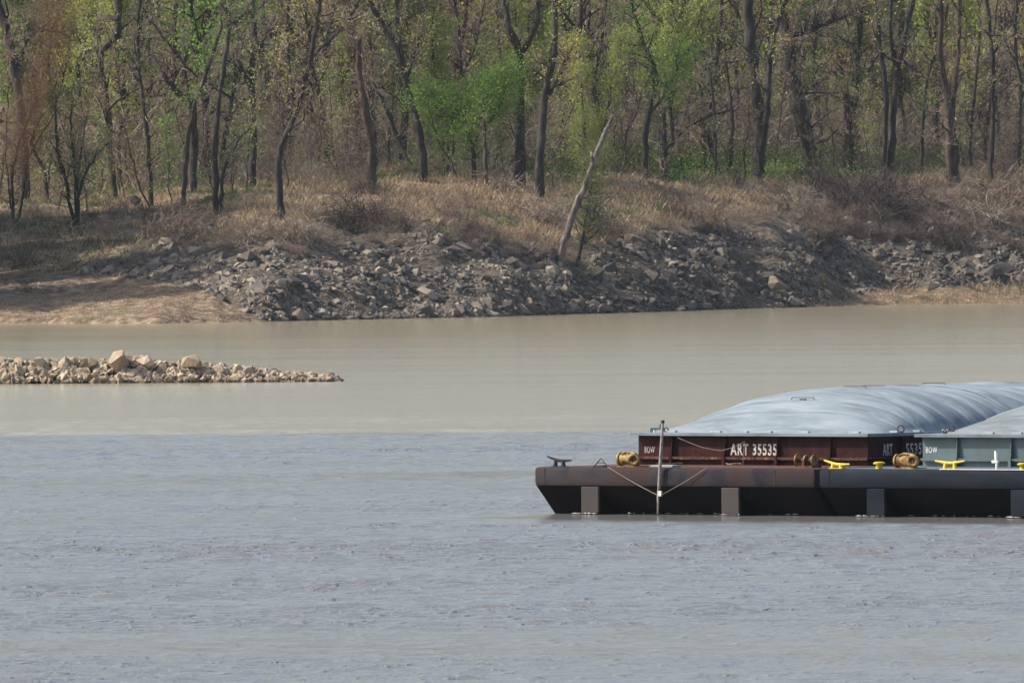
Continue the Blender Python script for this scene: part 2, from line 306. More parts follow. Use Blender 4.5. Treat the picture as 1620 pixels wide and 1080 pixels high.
def frame(origin):
    Mx = Matrix.Translation(origin) @ Matrix.Rotation(ROT, 4, 'Z'); inv = Mx.inverted()
    def L_(px, py, yl):
        """local point on the plane y=yl (aft distance) seen at pixel"""
        d = inv.to_3x3() @ ray(px, py); o = inv @ Vector((0, 0, H)); return o+d*((yl-o.y)/d.y)
    return L_
def text(s, size, wid, matn, parent, loc, rotz=0, name='lettering', extr=.004, bold=.009, spacing=1.18):
    cu = bpy.data.curves.new('t', 'FONT'); cu.body = s; cu.size = size; cu.extrude = extr; cu.offset = bold; cu.space_character = spacing
    o = bpy.data.objects.new('t', cu); COL.objects.link(o); bpy.context.view_layer.update()
    me = bpy.data.meshes.new_from_object(o.evaluated_get(bpy.context.evaluated_depsgraph_get()))
    bpy.data.objects.remove(o); bpy.data.curves.remove(cu)
    xs_ = [v.co.x for v in me.vertices]; ys_ = [v.co.y for v in me.vertices]; w = max(xs_)-min(xs_); x0 = min(xs_); h = max(ys_)-min(ys_)
    for v in me.vertices: v.co = Vector(((v.co.x-x0)*wid/w, v.co.z*-1, v.co.y*size/h))
    me.name = name; o = link(name, me, M[matn], parent); o.location = loc; o.rotation_euler = (0, 0, rotz); return o
def hull(root, m1, m2, mp, dk):
    DZ = 1.43; HB = .84
    # body with raked bow, slightly inside the side strakes
    b = MB(); b.prism([(.06, HB+.02), (1.15, -.15), (4.5, -1.9), (8, -2.4), (59.4, -2.4), (59.4, DZ-.02), (.06, DZ-.02)], .05, BW-.05, 'x'); b.done('hull', M[dk], root)
    b = MB(); b.box(0, BW, 0, .5, HB, DZ, .11)
    b.box(.02, .12, .5, 59.3, HB+.02, DZ-.003, .03); b.box(BW-.12, BW-.02, .5, 59.3, HB+.02, DZ-.003, .03)
    hd = b.done('headlog', M[m1], root, True)
    b = MB(); b.box(.40, .43, -.006, .02, HB+.05, DZ-.05); b.box(BW-1.5, BW-1.47, -.006, .02, HB+.05, DZ-.05); b.done('weld_seam', M[m1], hd)
    b = MB(); b.box(.14, BW-.14, .52, 59.2, DZ-.015, DZ+.004); b.done('deck', M[m2], root)
    for x in (2.16, 7.5):
        b = MB(); b.box(x-.33, x+.33, -.03, .08, .03, HB-.004, .02); fp = b.done('fender_post', M[mp], root); b = MB(); b.box(x-.26, x+.20, .082, 1.2, .0, HB-.01); b.done('web', M[dk], fp)  # web in the dark hull colour stands in for shade on the post sides
def coaming(root, mc, rustm):
    x0, x1, y0, y1, z0, z1 = .96, BW-.96, 4.15, 55., 1.434, 2.40
    b = MB()
    for a in ((x0, x1, y0, y0+.02), (x0, x1, y1-.02, y1), (x0, x0+.02, y0+.021, y1-.021), (x1-.02, x1, y0+.021, y1-.021)): b.box(*a, z0, z1)
    b.box(x0-.1, x1+.1, y0-.1, y0-.002, z1-.05, z1-.005); b.box(x1+.002, x1+.1, y0, y1, z1-.05, z1-.005)
    c = b.done('hopper_coaming', M[mc], root)
    b = MB(); b.box(x0-.02, x1+.06, y0-.11, y0-.003, z0+.22, z0+.25); b.box(x0-.01, x1+.05, y0-.125, y0-.111, z0+.17, z0+.252)
    b.box(x1+.003, x1+.11, y0-.003, y1, z0+.22, z0+.25); b.done('ledge', M[rustm], c)
    n = 0
    for k in (-3.02, -1.0, 1.0, 3.02):
        x = (x0+x1)/2+k; b = MB(); b.prism([(y0-.19, z0), (y0-.004, z0), (y0-.004, z1-.06), (y0-.10, z1-.06), (y0-.13, z0+.3)], x-.012, x+.012, 'x'); b.box(x-.05, x+.05, y0-.205, y0-.191, z0, z0+.30); b.done('stiffener', M[mc], c)
    for k in range(12):
        y = y0+1.7+2*k; b = MB(); b.box(x1+.003, x1+.13, y-.012, y+.012, z0, z1-.06); b.box(x1+.131, x1+.145, y-.05, y+.05, z0, z1-.06); b.done('stiffener', M[mc], c)
    return c
def kevel(L_, root, px, w, yl, mname, lean=0, hgt=.23, z0=1.434):
    p = L_(px, 740, yl); x = p.x; h = w/2
    b = MB(); z1 = z0+hgt
    pts = [(x-h, z1+.02), (x-h*.35, z1-.03), (x, z1-.045), (x+h*.35, z1-.03), (x+h, z1+.02)]
    b.tube([(a, yl, c+lean*(a-x)) for a, c in pts], [.025, .045, .05, .045, .025], 8)
    for s in (-1, 1): b.cyl((x+s*h*.34, yl, z0), (x+s*h*.30, yl, z1-.03), .075, .05, 10)
    b.box(x-h*.55, x+h*.55, yl-.1, yl+.1, z0-.002, z0+.018)
    return b.done('kevel', M[mname], root, True)
def bollard(L_, root, px, yl, mname):
    x = L_(px, 740, yl).x; b = MB(); b.cyl((x, yl, 1.434), (x, yl, 1.58), .11, .105, 18); b.cyl((x, yl, 1.581), (x, yl, 1.625), .18, .18, 18); b.cyl((x, yl, 1.626), (x, yl, 1.645), .16, .12, 18)
    return b.done('bollard', M[mname], root, True)
def winch(L_, root, px0, px1, yl, mname, z0=1.434):
    a = L_(px0, 740, yl).x; c = L_(px1, 740, yl).x; w = c-a; r = .215
    e = empty('winch'); e.parent = root
    b = MB(); zc = z0+r+.02
    b.cyl((a+.06, yl, zc), (a+w*.62, yl+.0, zc), r*.80, None, 22)
    b.cyl((a+w*.5, yl, zc), (a+w*.52, yl, zc), r*.86, None, 22)
    b.done('drum', M[mname], e, True)
    b = MB(); b.cyl((a, yl, zc), (a+.05, yl, zc), r*1.0, None, 24); b.cyl((a-.06, yl, zc), (a-.002, yl, zc), .07, None, 12); b.done('flange', M[mname], e, True)
    b = MB(); xc = c-r*.95; b.torus((xc, yl-.27, zc), (.35, -1, 0), r*.66, r*.30, 26, 10); b.cyl((xc, yl-.25, zc), (xc-.03, yl-.12, zc), r*.6, None, 18); b.done('brake_wheel', M[mname], e, True)
    b = MB(); b.cyl((xc, yl-.30, zc), (xc, yl-.285, zc), r*.3, None, 12); b.cyl((xc, yl-.12, zc), (xc, yl+.12, zc), .05, None, 10); b.done('hub', M['rust'], e, True)
    b = MB(); b.box(a+.02, c-.02, yl-.2, yl+.2, z0-.001, z0+.03); b.prism([(yl-.18, z0+.031), (yl+.18, z0+.031), (yl+.05, zc+.1), (yl-.05, zc+.1)], a+w*.63, a+w*.66, 'x')
    b.tube([(a+w*.15, yl-.12, zc+r*.7), (a+w*.3, yl-.05, zc+r*1.05), (a+w*.62, yl-.1, zc+r*.9), (xc, yl-.2, zc+r*.8)], .035, 6); b.done('winch_frame', M[mname], e)
    return e
def cover(name, origin_root, ya, yb, first, mname, label, group, seed):
    """one lift-off hopper cover section in barge frame, arched across, ribbed along"""
    x0, x1 = .84, BW-.84; r = np.random.default_rng(seed)
    nx = 72; ny = int((yb-ya)/.05)+1
    xs = np.linspace(x0, x1, nx); ys = np.linspace(ya, yb, ny); X, Y = np.meshgrid(xs, ys)
    c = (x0+x1)/2; w = (x1-x0)/2
    def surf(X, Y):
        s = np.abs(X-c)/(w-.28); a = np.clip(1-s**2.5, 0, 1)**.66
        t = np.clip((Y-4.15-.45)/4.5, 0, 1); f = np.where(first, np.sin(t*math.pi/2)**.95, 1.0) if first else 1.0
        rib = np.clip(np.cos((Y-4.15)*2*math.pi/.98+.22*np.sin(X*2.1+seed)), -1, 1); rib = 1-2*np.abs(np.sin((Y-4.15)*math.pi/.98+.11*np.sin(X*2.1+seed)+.25*fnoise(X, Y, 5., seed+3)))**.55; rib = -rib
        z = 2.43+1.27*a*f+rib*.055*np.clip(a*f*2.5, 0, 1)+(.020*np.sin((Y-4.15)*2*math.pi/.31+3*fnoise(X, Y, 4., seed+9))*np.clip(fnoise(X, Y, 2.2, seed+5), 0, 1)*a*f)
        z = z+.03*fnoise(X, Y, 3.1, seed)*a*f+(.035 if not first else 0)*a
        return z
    Z = surf(X, Y); V = np.stack([X, Y, Z], -1).reshape(-1, 3)
    I, J = np.meshgrid(np.arange(nx-1), np.arange(ny-1)); a = (J*nx+I).ravel(); Fq = np.stack([a, a+1, a+1+nx, a+nx], -1)
    o = empty(name); o.matrix_world = origin_root.matrix_world.copy()
    tag(o, label, 'barge cover', group)
    me = np_mesh('shell', V, Fq, True); me.materials.append(M[mname]); sh = link('shell', me, None, o)
    sd = sh.modifiers.new('thick', 'SOLIDIFY'); sd.thickness = .03; sd.offset = -1
    # turned-down flange
    b = MB(); b.box(x0-.04, x1+.04, ya-.05 if first else ya, yb, 2.385, 2.428, .008); b.box(x1+.02, x1+.045, ya, yb, 2.33, 2.384)
    if first: b.box(x0-.04, x1+.04, ya-.06, ya-.035, 2.335, 2.384)
    b.done('flange', M[mname], o)
    return o, surf
B1 = at(845, 812.2, 503); B1.z = 0
cdir = Vector((.8, -.6, 0)); B2 = B1+cdir*(BW+.17)+Vector((.6, .8, 0))*(-.04)
# --- rusty barge
L1 = frame(B1); r1 = empty('barge', B1, ROT); bpy.context.view_layer.update()
tag(r1, 'rust brown hopper barge with maroon coaming, foremost at the left of the tow', 'barge', 'loaded hopper barges side by side')
hull(r1, 'rust_hull', 'rust', 'post1', 'black_hull'); c1 = coaming(r1, 'maroon', 'rust')
kevel(L1, r1, 885, .92, .55, 'rust_hull', -.12)
b = MB(); p = L1(951, 740, .5)
b.tube([(p.x-.28, .5, 1.44), (p.x, .5, 1.70), (p.x+.25, .5, 1.44)], .018, 6).tube([(p.x-.14, .5, 1.56), (p.x+.14, .5, 1.56)], .016, 6).box(p.x-.13, p.x+.18, .35, .65, 1.436, 1.47); b.done('chain_rack', M['rust'], r1)
winch(L1, r1, 981, 1020, .9, 'yellow')
# winch seen edge-on at the right of the bow deck
e = empty('winch'); e.parent = r1
for px, rr in ((1263, .21), (1276, .17), (1288, .17)):
    x = L1(px, 740, 1.3).x; b = MB(); b.cyl((x-.025, 1.3, 1.66), (x+.025, 1.3, 1.66), rr, None, 22); b.done('flange', M['yellow'], e, True)
xa = L1(1263, 740, 1.3).x; xb = L1(1288, 740, 1.3).x
b = MB(); b.cyl((xa, 1.3, 1.66), (xb, 1.3, 1.66), .07, None, 14).box(xa+.1, xb+.1, 1.05, 1.55, 1.436, 1.5).box(xa+.3, xa+.38, 1.08, 1.5, 1.5, 1.64); b.done('axle', M['rust'], e, True)
b = MB(); b.box(L1(1035, 740, .7).x, L1(1070, 740, .7).x, .5, .95, 1.436, 1.50, .01); b.done('base_plate', M['galv'], r1)
b = MB(); pa = L1(1038, 733, 1.2); pb = L1(1080, 732, 1.2); b.tube([pa, (pa+pb)/2-Vector((0, 0, .02)), pb], .02, 6).tube([(pa+pb)/2, L1(1066, 738, 1.2)], .03, 6); b.done('hand_bar', M['rust'], r1)
yf = 4.15-.008
p = L1(1020, 716, yf); text('BOW', .20, .38, 'letter', c1, p, bold=0)
p = L1(1155.5, 719, yf); q = L1(1229, 719, yf); text('ART 35535', .36, q.x-p.x, 'letter', c1, p)
text('ART', .36, .50, 'letter', c1, (BW-.96+.008, 4.15+.78, p.z-.0), rad(90)); text('35535', .36, 1.05, 'letter', c1, (BW-.96+.008, 4.15+1.78, p.z), rad(90))
# --- dark barge
bpy.context.view_layer.update()
L2 = frame(B2); r2 = empty('barge', B2, ROT); bpy.context.view_layer.update()
tag(r2, 'dark navy hopper barge with grey teal coaming at the right edge, nearest the camera', 'barge', 'loaded hopper barges side by side')
hull(r2, 'navy_hull', 'teal', 'navy_hull', 'navy_dark'); c2 = coaming(r2, 'teal', 'teal')
winch(L2, r2, 1419, 1461, .95, 'yellow_brown')
k = kevel(L2, r2, 1324, .95, .55, 'yellow_new', -.12, .17)
kevel(L2, r2, 1503, 1.1, .6, 'yellow_new'); bollard(L2, r2, 1391, .6, 'yellow_new'); bollard(L2, r2, 1619, .6, 'yellow_new')
x = L2(1577, 740, 1.).x; b = MB(); b.cyl((x, 1., 1.434), (x, 1., 1.70), .045, None, 10).cyl((x-.01, 1., 1.70), (x-.03, 1., 1.99), .06, .045, 10).box(x-.16, x+.06, .95, 1.05, 1.62, 1.70, .01); b.done('vent_post', M['white'], r2, True)
p = L2(1465, 716, yf); text('BOW', .19, .42, 'white', c2, p, bold=0)
b = MB(); b.box(4.5, BW-.1, .03, .10, 1.436, 1.455); b.done('painted_edge', M['white'], r2)
x = L2(1624, 740, 4.0).x; b = MB()
for s in (-.02, .42): b.cyl((x+s, 4.0, 1.44), (x+s, 4.0, 2.30), .018, None, 8)
for i in range(4): b.cyl((x-.02, 4.0, 1.55+.22*i), (x+.42, 4.0, 1.55+.22*i), .018, None, 8)
b.done('ladder', M['yellow_new'], r2)
# --- covers
G1 = 'pale blue lift-off covers along the rusty barge'
ov = []
S1 = None
cuts = [(3.98, 12.6, True, 'pale blue domed cover over the bow end of the rusty barge'), (12.52, 20.0, False, 'pale blue ribbed cover second from the bow on the rusty barge'), (19.92, 27.5, False, 'pale blue ribbed cover third from the bow on the rusty barge'), (27.42, 35, False, 'pale blue ribbed cover far along the rusty barge behind the grey cover')]
covers1 = []
for i, (a, b_, f_, lb) in enumerate(cuts): covers1.append(cover('barge_cover', r1, a, b_, f_, 'cover_blue', lb, G1, 60+i))
G2 = 'grey lift-off covers on the dark barge'
covers2 = [cover('barge_cover', r2, 3.98, 12.6, True, 'cover_grey', 'dusty grey domed cover over the bow end of the dark barge at right edge', None, 70)]
def latch(co, xy, w=.35, m='cover_patch', nm='latch'):
    o, sf = co; x, y = xy; z = float(sf(np.array(x), np.array(y))); b = MB(); b.box(x-w/2, x+w/2, y-.06, y+.06, z-.02, z+.055, .015); b.done(nm, M[m], o)
for px in (1062, 1133, 1272, 1352, 1181, 1219): latch(covers1[0], (L1(px, 686, 4.3).x, 4.3), .40 if px not in (1181, 1219) else .12)
for y in (5.6, 6.8, 8.3): latch(covers1[0], (BW-1.0, y), .3)
for px in (1565, 1610): latch(covers2[0], (L2(px, 686, 4.3).x, 4.3))
for co, x, y in ((covers1[0], 5.2, 7.0), (covers1[0], 5.6, 9.2), (covers1[0], 4.9, 11.2), (covers1[1], 5.2, 14.), (covers1[1], 6.2, 17.)):
    o, sf = co; z = float(sf(np.array(x), np.array(y))); b = MB(); b.tube([(x-.45, y, z+.02), (x-.4, y, z+.085), (x+.4, y, z+.085), (x+.45, y, z+.02)], .014, 6).box(x-.1, x+.1, y-.04, y+.04, z-.01, z+.045); b.done('lifting_bar', M['dark'], o)
def ring(co, L_, px, py, yl, R=.12, m='rust'):
    o, sf = co; p = L_(px, py, yl); z = float(sf(np.array(p.x), np.array(yl))); b = MB(); b.torus((p.x, yl, z+R*.95), (.2, -1, 0), R, .02, 20, 6).box(p.x-.05, p.x+.05, yl-.04, yl+.04, z-.02, z+.04); b.done('lifting_ring', M[m], o, True)
ring(covers1[0], L1, 1425, 680, 5.8, .11); ring(covers2[0], L2, 1495, 682, 4.4, .06, 'dark'); ring(covers2[0], L2, 1506, 680, 4.9, .09, 'dark'); ring(covers1[0], L1, 1054, 680, 4.6, .07, 'dark')
# running light on front cover
e = empty('running_light'); p = L1(1040, 683, 4.2); e.matrix_world = r1.matrix_world @ Matrix.Translation((p.x, 4.2, 2.45)); tag(e, 'small dark teal running light clamped on the bow edge of the pale blue cover', 'light')
b = MB(); b.box(-.22, .24, -.05, .05, .06, .13, .012).box(-.25, -.12, -.05, .05, -.02, .11, .01).cyl((.12, 0, .13), (.12, 0, .24), .05, .03, 10); b.done('bracket', M['light_teal'], e)
b = MB(); b.cyl((-.10, -.02, -.02), (-.10, -.02, .05), .035, None, 10); b.done('lens', M['white'], e, True)
# --- jackstaff with guys
js = empty('jackstaff'); js.matrix_world = r1.matrix_world.copy(); tag(js, 'thin weathered white pole roped upright against the bow of the rusty barge', 'pole')
pt = L1(1048.5, 668, -.10); pb = L1(1040.5, 813, -.10); pmid = L1(1044, 742, -.10)
b = MB(); b.tube([pb, L1(1041.5, 785, -.10), pmid, pt], [.022, .045, .05, .045], 10); b.done('pole', M['pole'], js, True)
b = MB(); b.cyl(pt-Vector((0, 0, .02)), pt+Vector((0, 0, .07)), .06, .055, 12); b.done('cap', M['dark'], js)
def rope(pts, name, parent, r=.014, sag=.03, m='rope'):
    P = []
    for a, c in zip(pts, pts[1:]):
        for i in range(8):
            t = i/8; q = a.lerp(c, t); q.z -= sag*4*t*(1-t); P.append(q)
    P.append(pts[-1]); b = MB(); b.tube(P, r, 6); return b.done(name, M[m], parent, True)
kn = L1(1041.5, 783.5, -.12)
rope([L1(961, 738, -.04), kn], 'guy_line', js, .013); rope([L1(1118, 739.5, -.04), L1(1045, 783, -.12)], 'guy_line', js, .010)
b = MB(); b.box(kn.x+.03, kn.x+.13, -.16, -.08, kn.z-.02, kn.z+.14, .01); b.done('shackle', M['white'], js)
rp = empty('rope'); rp.matrix_world = r1.matrix_world.copy(); tag(rp, 'thin pale rope drooping across the maroon coaming beside the white number', 'rope')
o = rope([L1(1072, 692, 3.88), L1(1110, 707, 3.9), L1(1140, 712.5, 3.9), L1(1160, 707, 3.9), L1(1178, 698, 3.9), L1(1177, 712, 3.9), L1(1175, 736, 3.85)], 'hanging_rope', rp, .009, .01)
b = MB(); pc = L1(1165, 739, 3.6)
rr = random.Random(3); pts = [(pc.x-.1+.22*math.cos(i*.9)*(1+.02*i)+rr.uniform(-.04, .04), 3.6+.2*math.sin(i*.9), 1.45+.06*abs(math.sin(i*1.3))) for i in range(15)]; b.tube(pts, .010, 5); b.done('coiled_end', M['rope'], rp)
# foam lapping along the bows
def foam():
    r = np.random.default_rng(3); V = []; Fq = []
    for B, n in ((B1, 90), (B2, 80)):
        for i in range(n):
            s = r.uniform(.9, BW); 
            cl = min([abs(s-2.16), abs(s-7.5)]); y = (.95+r.normal(0, .12)) if cl > .5 else (-.06+r.normal(0, .09))
            if cl > .5 and r.uniform() < .55: continue
            p = B+cdir*s+Vector((.6, .8, 0))*(y-.05); w = r.uniform(.03, .10); h = abs(r.normal(0, .02))+.004; w *= r.uniform(.4, 1.5); z = .015
            c = np.array([p.x, p.y, z]); k = len(V); q = [(-w, 0, 0), (0, -w*.6, 0), (w, 0, 0), (0, w*.6, 0), (r.normal(0, w*.3), 0, h)]
            V += [c+np.array(t)*[1, 1, 1] for t in q]; Fq += [(k, k+1, k+4), (k+1, k+2, k+4), (k+2, k+3, k+4), (k+3, k, k+4)]
    m = mat('foam', [(.3, (.25, .25, .23)), (.6, (.5, .5, .48))], 4, rough=.6)
    tag(link('foam', np_mesh('foam', V, Fq), m), 'thin white foam lapping where the barge bows meet the water', 'foam', kind='stuff')
foam()
# ------------------------------------------------------------------ rocks
def rock_variant(seed, flat=.7):
    r = random.Random(seed); b = bmesh.new()
    for i in range(9+seed % 5):
        v = Vector((r.gauss(0, 1), r.gauss(0, 1), r.gauss(0, 1))).normalized()
        v = Vector((v.x*r.uniform(.75, 1.1), v.y*r.uniform(.6, .9), v.z*flat*r.uniform(.8, 1.1))); b.verts.new(v*.5)
    bmesh.ops.convex_hull(b, input=b.verts[:]); 
    for v in [v for v in b.verts if not v.link_faces]: b.verts.remove(v)
    bmesh.ops.triangulate(b, faces=b.faces[:])
    if seed % 5 == 0:
        bmesh.ops.bevel(b, geom=b.edges[:], offset=.03, segments=1, affect='EDGES'); bmesh.ops.triangulate(b, faces=b.faces[:])
    bmesh.ops.recalc_face_normals(b, faces=b.faces); b.verts.index_update()
    V = np.array([v.co[:] for v in b.verts]); Fc = np.array([[v.index for v in f.verts] for f in b.faces]); b.free(); return V, Fc
RV = [rock_variant(i, .55+.05*(i % 6)) for i in range(14)]
RM = {k: [np_mesh('rock', v, f) for v, f in RV] for k in ('rock', 'rock_dark', 'rock_pale')}
for k in RM:
    for me in RM[k]: me.materials.append(M[k])
def rotm(r):
    a, b, c = r.uniform(-.6, .6), r.uniform(-.6, .6), r.uniform(0, 6.28)
    return np.array((Matrix.Rotation(c, 3, 'Z') @ Matrix.Rotation(a, 3, 'X') @ Matrix.Rotation(b, 3, 'Y')))
def merged_rocks(name, items, matn, r, label, cat):
    """items (x,y,z,size)"""
    Vs = []; Fs = []; k = 0
    for x, y, z, s in items:
        v, f = RV[r.integers(len(RV))]; v = (v*s) @ rotm(r).T+np.array([x, y, z]); Vs.append(v); Fs.append(f+k); k += len(v)
    tag(link(name, np_mesh(name, np.concatenate(Vs), np.concatenate(Fs)), M[matn]), label, cat, kind='stuff')
def rock_thing(x, y, z, s, matk, r, label, group, vi=None, asp=(1, 1, 1)):
    me = RM[matk][int(r.integers(len(RV))) if vi is None else vi]; o = link('rock', me, None)
    R3 = Matrix(rotm(r).tolist()); o.matrix_world = Matrix.Translation((x, y, z)) @ R3.to_4x4() @ Matrix.Diagonal((s*asp[0], s*asp[1], s*asp[2], 1))
    return tag(o, label, 'rock', group)
# rock dike in the river: crest profile by pixel
r = np.random.default_rng(5)
DY = 816.0; crest = [(-90, 560), (0, 563), (40, 566), (110, 564), (160, 566), (200, 560), (240, 568), (300, 572), (350, 575), (400, 580), (430, 583), (445, 587), (480, 587), (500, 592), (520, 589), (540, 596), (548, 606)]
_cx = [at(a, b, DY).x for a, b in crest]; _cz = [at(a, b, DY).z for a, b in crest]
zoff = at(270, 603.5, DY).z
def dz_(x): return float(np.interp(x, _cx, _cz))-zoff
big = [(188, 566, 40, 30, 'largest pale pointed boulder on top of the rock dike'), (307, 572, 34, 32, 'pale slab-sided boulder tilted up on the middle of the dike'), (104, 568, 26, 16, 'smooth pale boulder on the dike crest left of the pointed one'), (347, 580, 28, 20, 'dark shaded boulder on the dike just right of the tilted slab'),
       (230, 566, 26, 20, 'rounded boulder on the dike crest right of the pointed one'), (66, 570, 26, 20, 'low wide boulder on the dike crest near the left edge'), (395, 584, 24, 16, 'pale boulder on the right third of the dike crest'), (471, 592, 20, 20, 'upright pale boulder near the right end of the dike'), (520, 594, 28, 18, 'last large boulder at the right tip of the dike'), (20, 592, 34, 26, 'large grey faced boulder low on the dike at left edge')]
sc = F/DY
for px, py, w, h, lb in big:
    p = at(px, py+2, DY-.6); rock_thing(p.x, p.y, p.z-zoff-.1, w/sc*1.3, 'rock_pale', r, lb, None, None, (1, .9, h/w*1.5))
dl = [('pale angular rock in the low rock dike across the river', 'rocks of the low dike')]
n = 0; small = []
xa, xb = at(-85, 600, DY).x, at(540, 600, DY).x
for i in range(1500):
    x = r.uniform(xa, xb); hz = max(dz_(x), .12); ht = 1-abs(r.uniform(-1, 1)); y = DY+(r.uniform(-1, 1))*(1.7); 
    zt = hz*(1-abs(y-DY)/1.75); s = float(np.clip(r.lognormal(math.log(.47), .5), .16, 1.3)); s = min(s, .25+hz*.65)
    z = zt-s*.25
    if s > .33 and n < 150 and y < DY+.6 and x > at(-8, 600, DY).x: rock_thing(x, y, z, s*1.2, 'rock_pale', r, dl[0][0], dl[0][1]); n += 1
    else: small.append((x, y, z, s*1.15))
for i in range(500):
    x = r.uniform(xa, xb); small.append((x, DY+r.uniform(-1.9, 1.9), r.uniform(-.05, max(.06, dz_(x)*.35)), r.uniform(.15, .5)))
merged_rocks('rubble', small, 'rock_pale', r, 'loose pale rubble filling the low rock dike', 'rubble')
# riprap on the far bank
items = []; bigs = []
for i in range(25000):
    px = r.uniform(130, 1660); a = np.interp(px, tx, ty); b_ = np.interp(px, bx, by); 
    sh = np.interp(px, [q[0] for q in SH], [q[1] for q in SH]); b2 = min(b_, sh+2)
    v = r.uniform(-.12, 1); py = a+(b2-a)*v
    if v < .45 and fnoise(np.array(px/16.), np.array(py/8.), 6, 44)*.5+.5 > (v+.12)/.5: continue
    if fnoise(np.array(px/9.), np.array(py/5.), 9, 43) > .55+.5*v: continue
    if py < a+16 and fnoise(np.array(px/18.), np.array(py/7.), 5, 41) > .1: continue
    X = at(px, py, 1180); sY = float(shoreY(X.x)); X = at(px, py, sY+8)
    # march coarse onto slope
    t = np.arange(-2, 60, .4); d = ray(px, py); Y = sY+t; Z = H+d.z*Y/d.y; g = groundz(d.x*Y/d.y, Y); k = np.argmax(Z <= g)
    if not (Z <= g).any(): continue
    Y = Y[k]+r.uniform(-.6, .6); x = d.x*Y/d.y; g = float(groundz(x, Y))
    s = float(np.clip(r.lognormal(math.log(.29), .68), .12, 2.0))
    items.append((x, Y, g-s*.08, s*1.15)); 
order = sorted(items, key=lambda q: -q[3]); bigs = order[:130]; rest = order[130:]
for q in bigs:
    px_ = 810+F*q[0]/q[1]
    rock_thing(*q, 'rock_dark' if r.uniform() < (.45 if px_ < 950 else .85) else 'rock', r, 'grey angular rock among the riprap on the far bank', 'large rocks of the riprap bank')  # darker stone mix at the right stands in for shade there
sel = [r.uniform() < (.33 if 810+F*q[0]/q[1] < 900 else .8) for q in rest]; half = [q for q, k in zip(rest, sel) if k]; other = [q for q, k in zip(rest, sel) if not k]  # shade on the right slope put into the share of dark stone
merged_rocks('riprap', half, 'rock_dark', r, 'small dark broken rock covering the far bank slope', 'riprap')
merged_rocks('riprap', other, 'rock', r, 'small tan grey broken rock mixed through the bank slope', 'riprap')
for px, py, w, h, mk, lb in ((213, 322, 34, 22, 'rock_dark', 'dark boulder beside the foot of the thin tree on the left bank'), (329, 362, 24, 16, 'rock_dark', 'dark rock alone in the grass above the left end of the riprap'), (1232, 456, 40, 34, 'rock', 'largest flat faced rock low on the right of the riprap'), (896, 434, 20, 18, 'rock_pale', 'pale rock right under the leaning dead tree'), (492, 368, 26, 20, 'rock', 'pale grey rock at the top edge of the riprap'), (697, 354, 20, 10, 'rock', 'flat pale rock in the dry grass above the riprap')):
    p = hit(px, py+h*.4); rock_thing(p.x, p.y, p.z+h/44, w/21, mk, r, lb, None, None, (1, 1, h/w*1.3))
# ------------------------------------------------------------------ vegetation tools
def seg_mesh(P0, P1, R0, R1, n=3):
    P0 = np.asarray(P0); P1 = np.asarray(P1); R0 = np.asarray(R0)[:, None]; R1 = np.asarray(R1)[:, None]
    d = P1-P0; L_ = np.linalg.norm(d, axis=1, keepdims=True); d = d/np.maximum(L_, 1e-6)
    up = np.where(np.abs(d[:, 2:3]) > .9, np.array([[1., 0, 0]]), np.array([[0, 0, 1.]])); a = np.cross(d, up); a /= np.linalg.norm(a, axis=1, keepdims=True); b = np.cross(d, a)
    V = []
    for P, R in ((P0, R0), (P1, R1)):
        for k in range(n):
            t = 2*math.pi*k/n; V.append(P+(a*math.cos(t)+b*math.sin(t))*R)
    V = np.stack(V, 1); m = len(P0); base = (np.arange(m)*2*n)[:, None]
    Fc = np.stack([np.concatenate([base+k, base+(k+1) % n, base+n+(k+1) % n, base+n+k], 1) for k in range(n)], 1).reshape(-1, 4)
    return V.reshape(-1, 3), Fc
def leaf_mesh(C, S, r):
    m = len(C); C = np.asarray(C); a = r.normal(0, 1, (m, 3)); a /= np.linalg.norm(a, axis=1, keepdims=True); b = np.cross(a, r.normal(0, 1, (m, 3))); b /= np.linalg.norm(b, axis=1, keepdims=True)
    S = np.asarray(S)[:, None]; V = np.stack([C-a*S, C+b*S*.55, C+a*S, C-b*S*.55], 1).reshape(-1, 3)
    return V, np.arange(4*m).reshape(-1, 4)
def smooth_path(P, R, sub=4, r=None, wob=.0):
    P = [np.array(p, float) for p in P]; out = []; ro = []
    for i in range(len(P)-1):
        p0 = P[max(i-1, 0)]; p1 = P[i]; p2 = P[i+1]; p3 = P[min(i+2, len(P)-1)]
        for k in range(sub):
            t = k/sub; q = .5*((2*p1)+(-p0+p2)*t+(2*p0-5*p1+4*p2-p3)*t*t+(-p0+3*p1-3*p2+p3)*t**3)
            if r is not None: q = q+r.normal(0, wob, 3)*(1 if (i or k) else 0)
            out.append(q); ro.append(R[i]*(1-t)+R[i+1]*t)
    out.append(P[-1]); ro.append(R[-1]); return np.array(out), np.array(ro)
def tube_np(P, R, n=8, r=None):
    """tube with a carried frame (no twisting), knobbly like bark"""
    V = []; Fc = []; P = np.asarray(P); a = np.array([1., .1, 0])
    kn = 1+(r.normal(0, .07, len(P)) if r is not None else np.zeros(len(P)))
    for i, p in enumerate(P):
        t = P[min(i+1, len(P)-1)]-P[max(i-1, 0)]; t = t/np.linalg.norm(t); a = a-t*np.dot(a, t); a /= np.linalg.norm(a); b = np.cross(t, a)
        for k in range(n):
            th = 2*math.pi*k/n; w = R[i]*kn[i]*(1+(r.uniform(-.14, .14) if r is not None else 0)); V.append(p+(a*math.cos(th)+b*math.sin(th))*w)
    for i in range(len(P)-1):
        for k in range(n): Fc.append((i*n+k, i*n+(k+1) % n, (i+1)*n+(k+1) % n, (i+1)*n+k))
    return np.array(V), np.array(Fc)
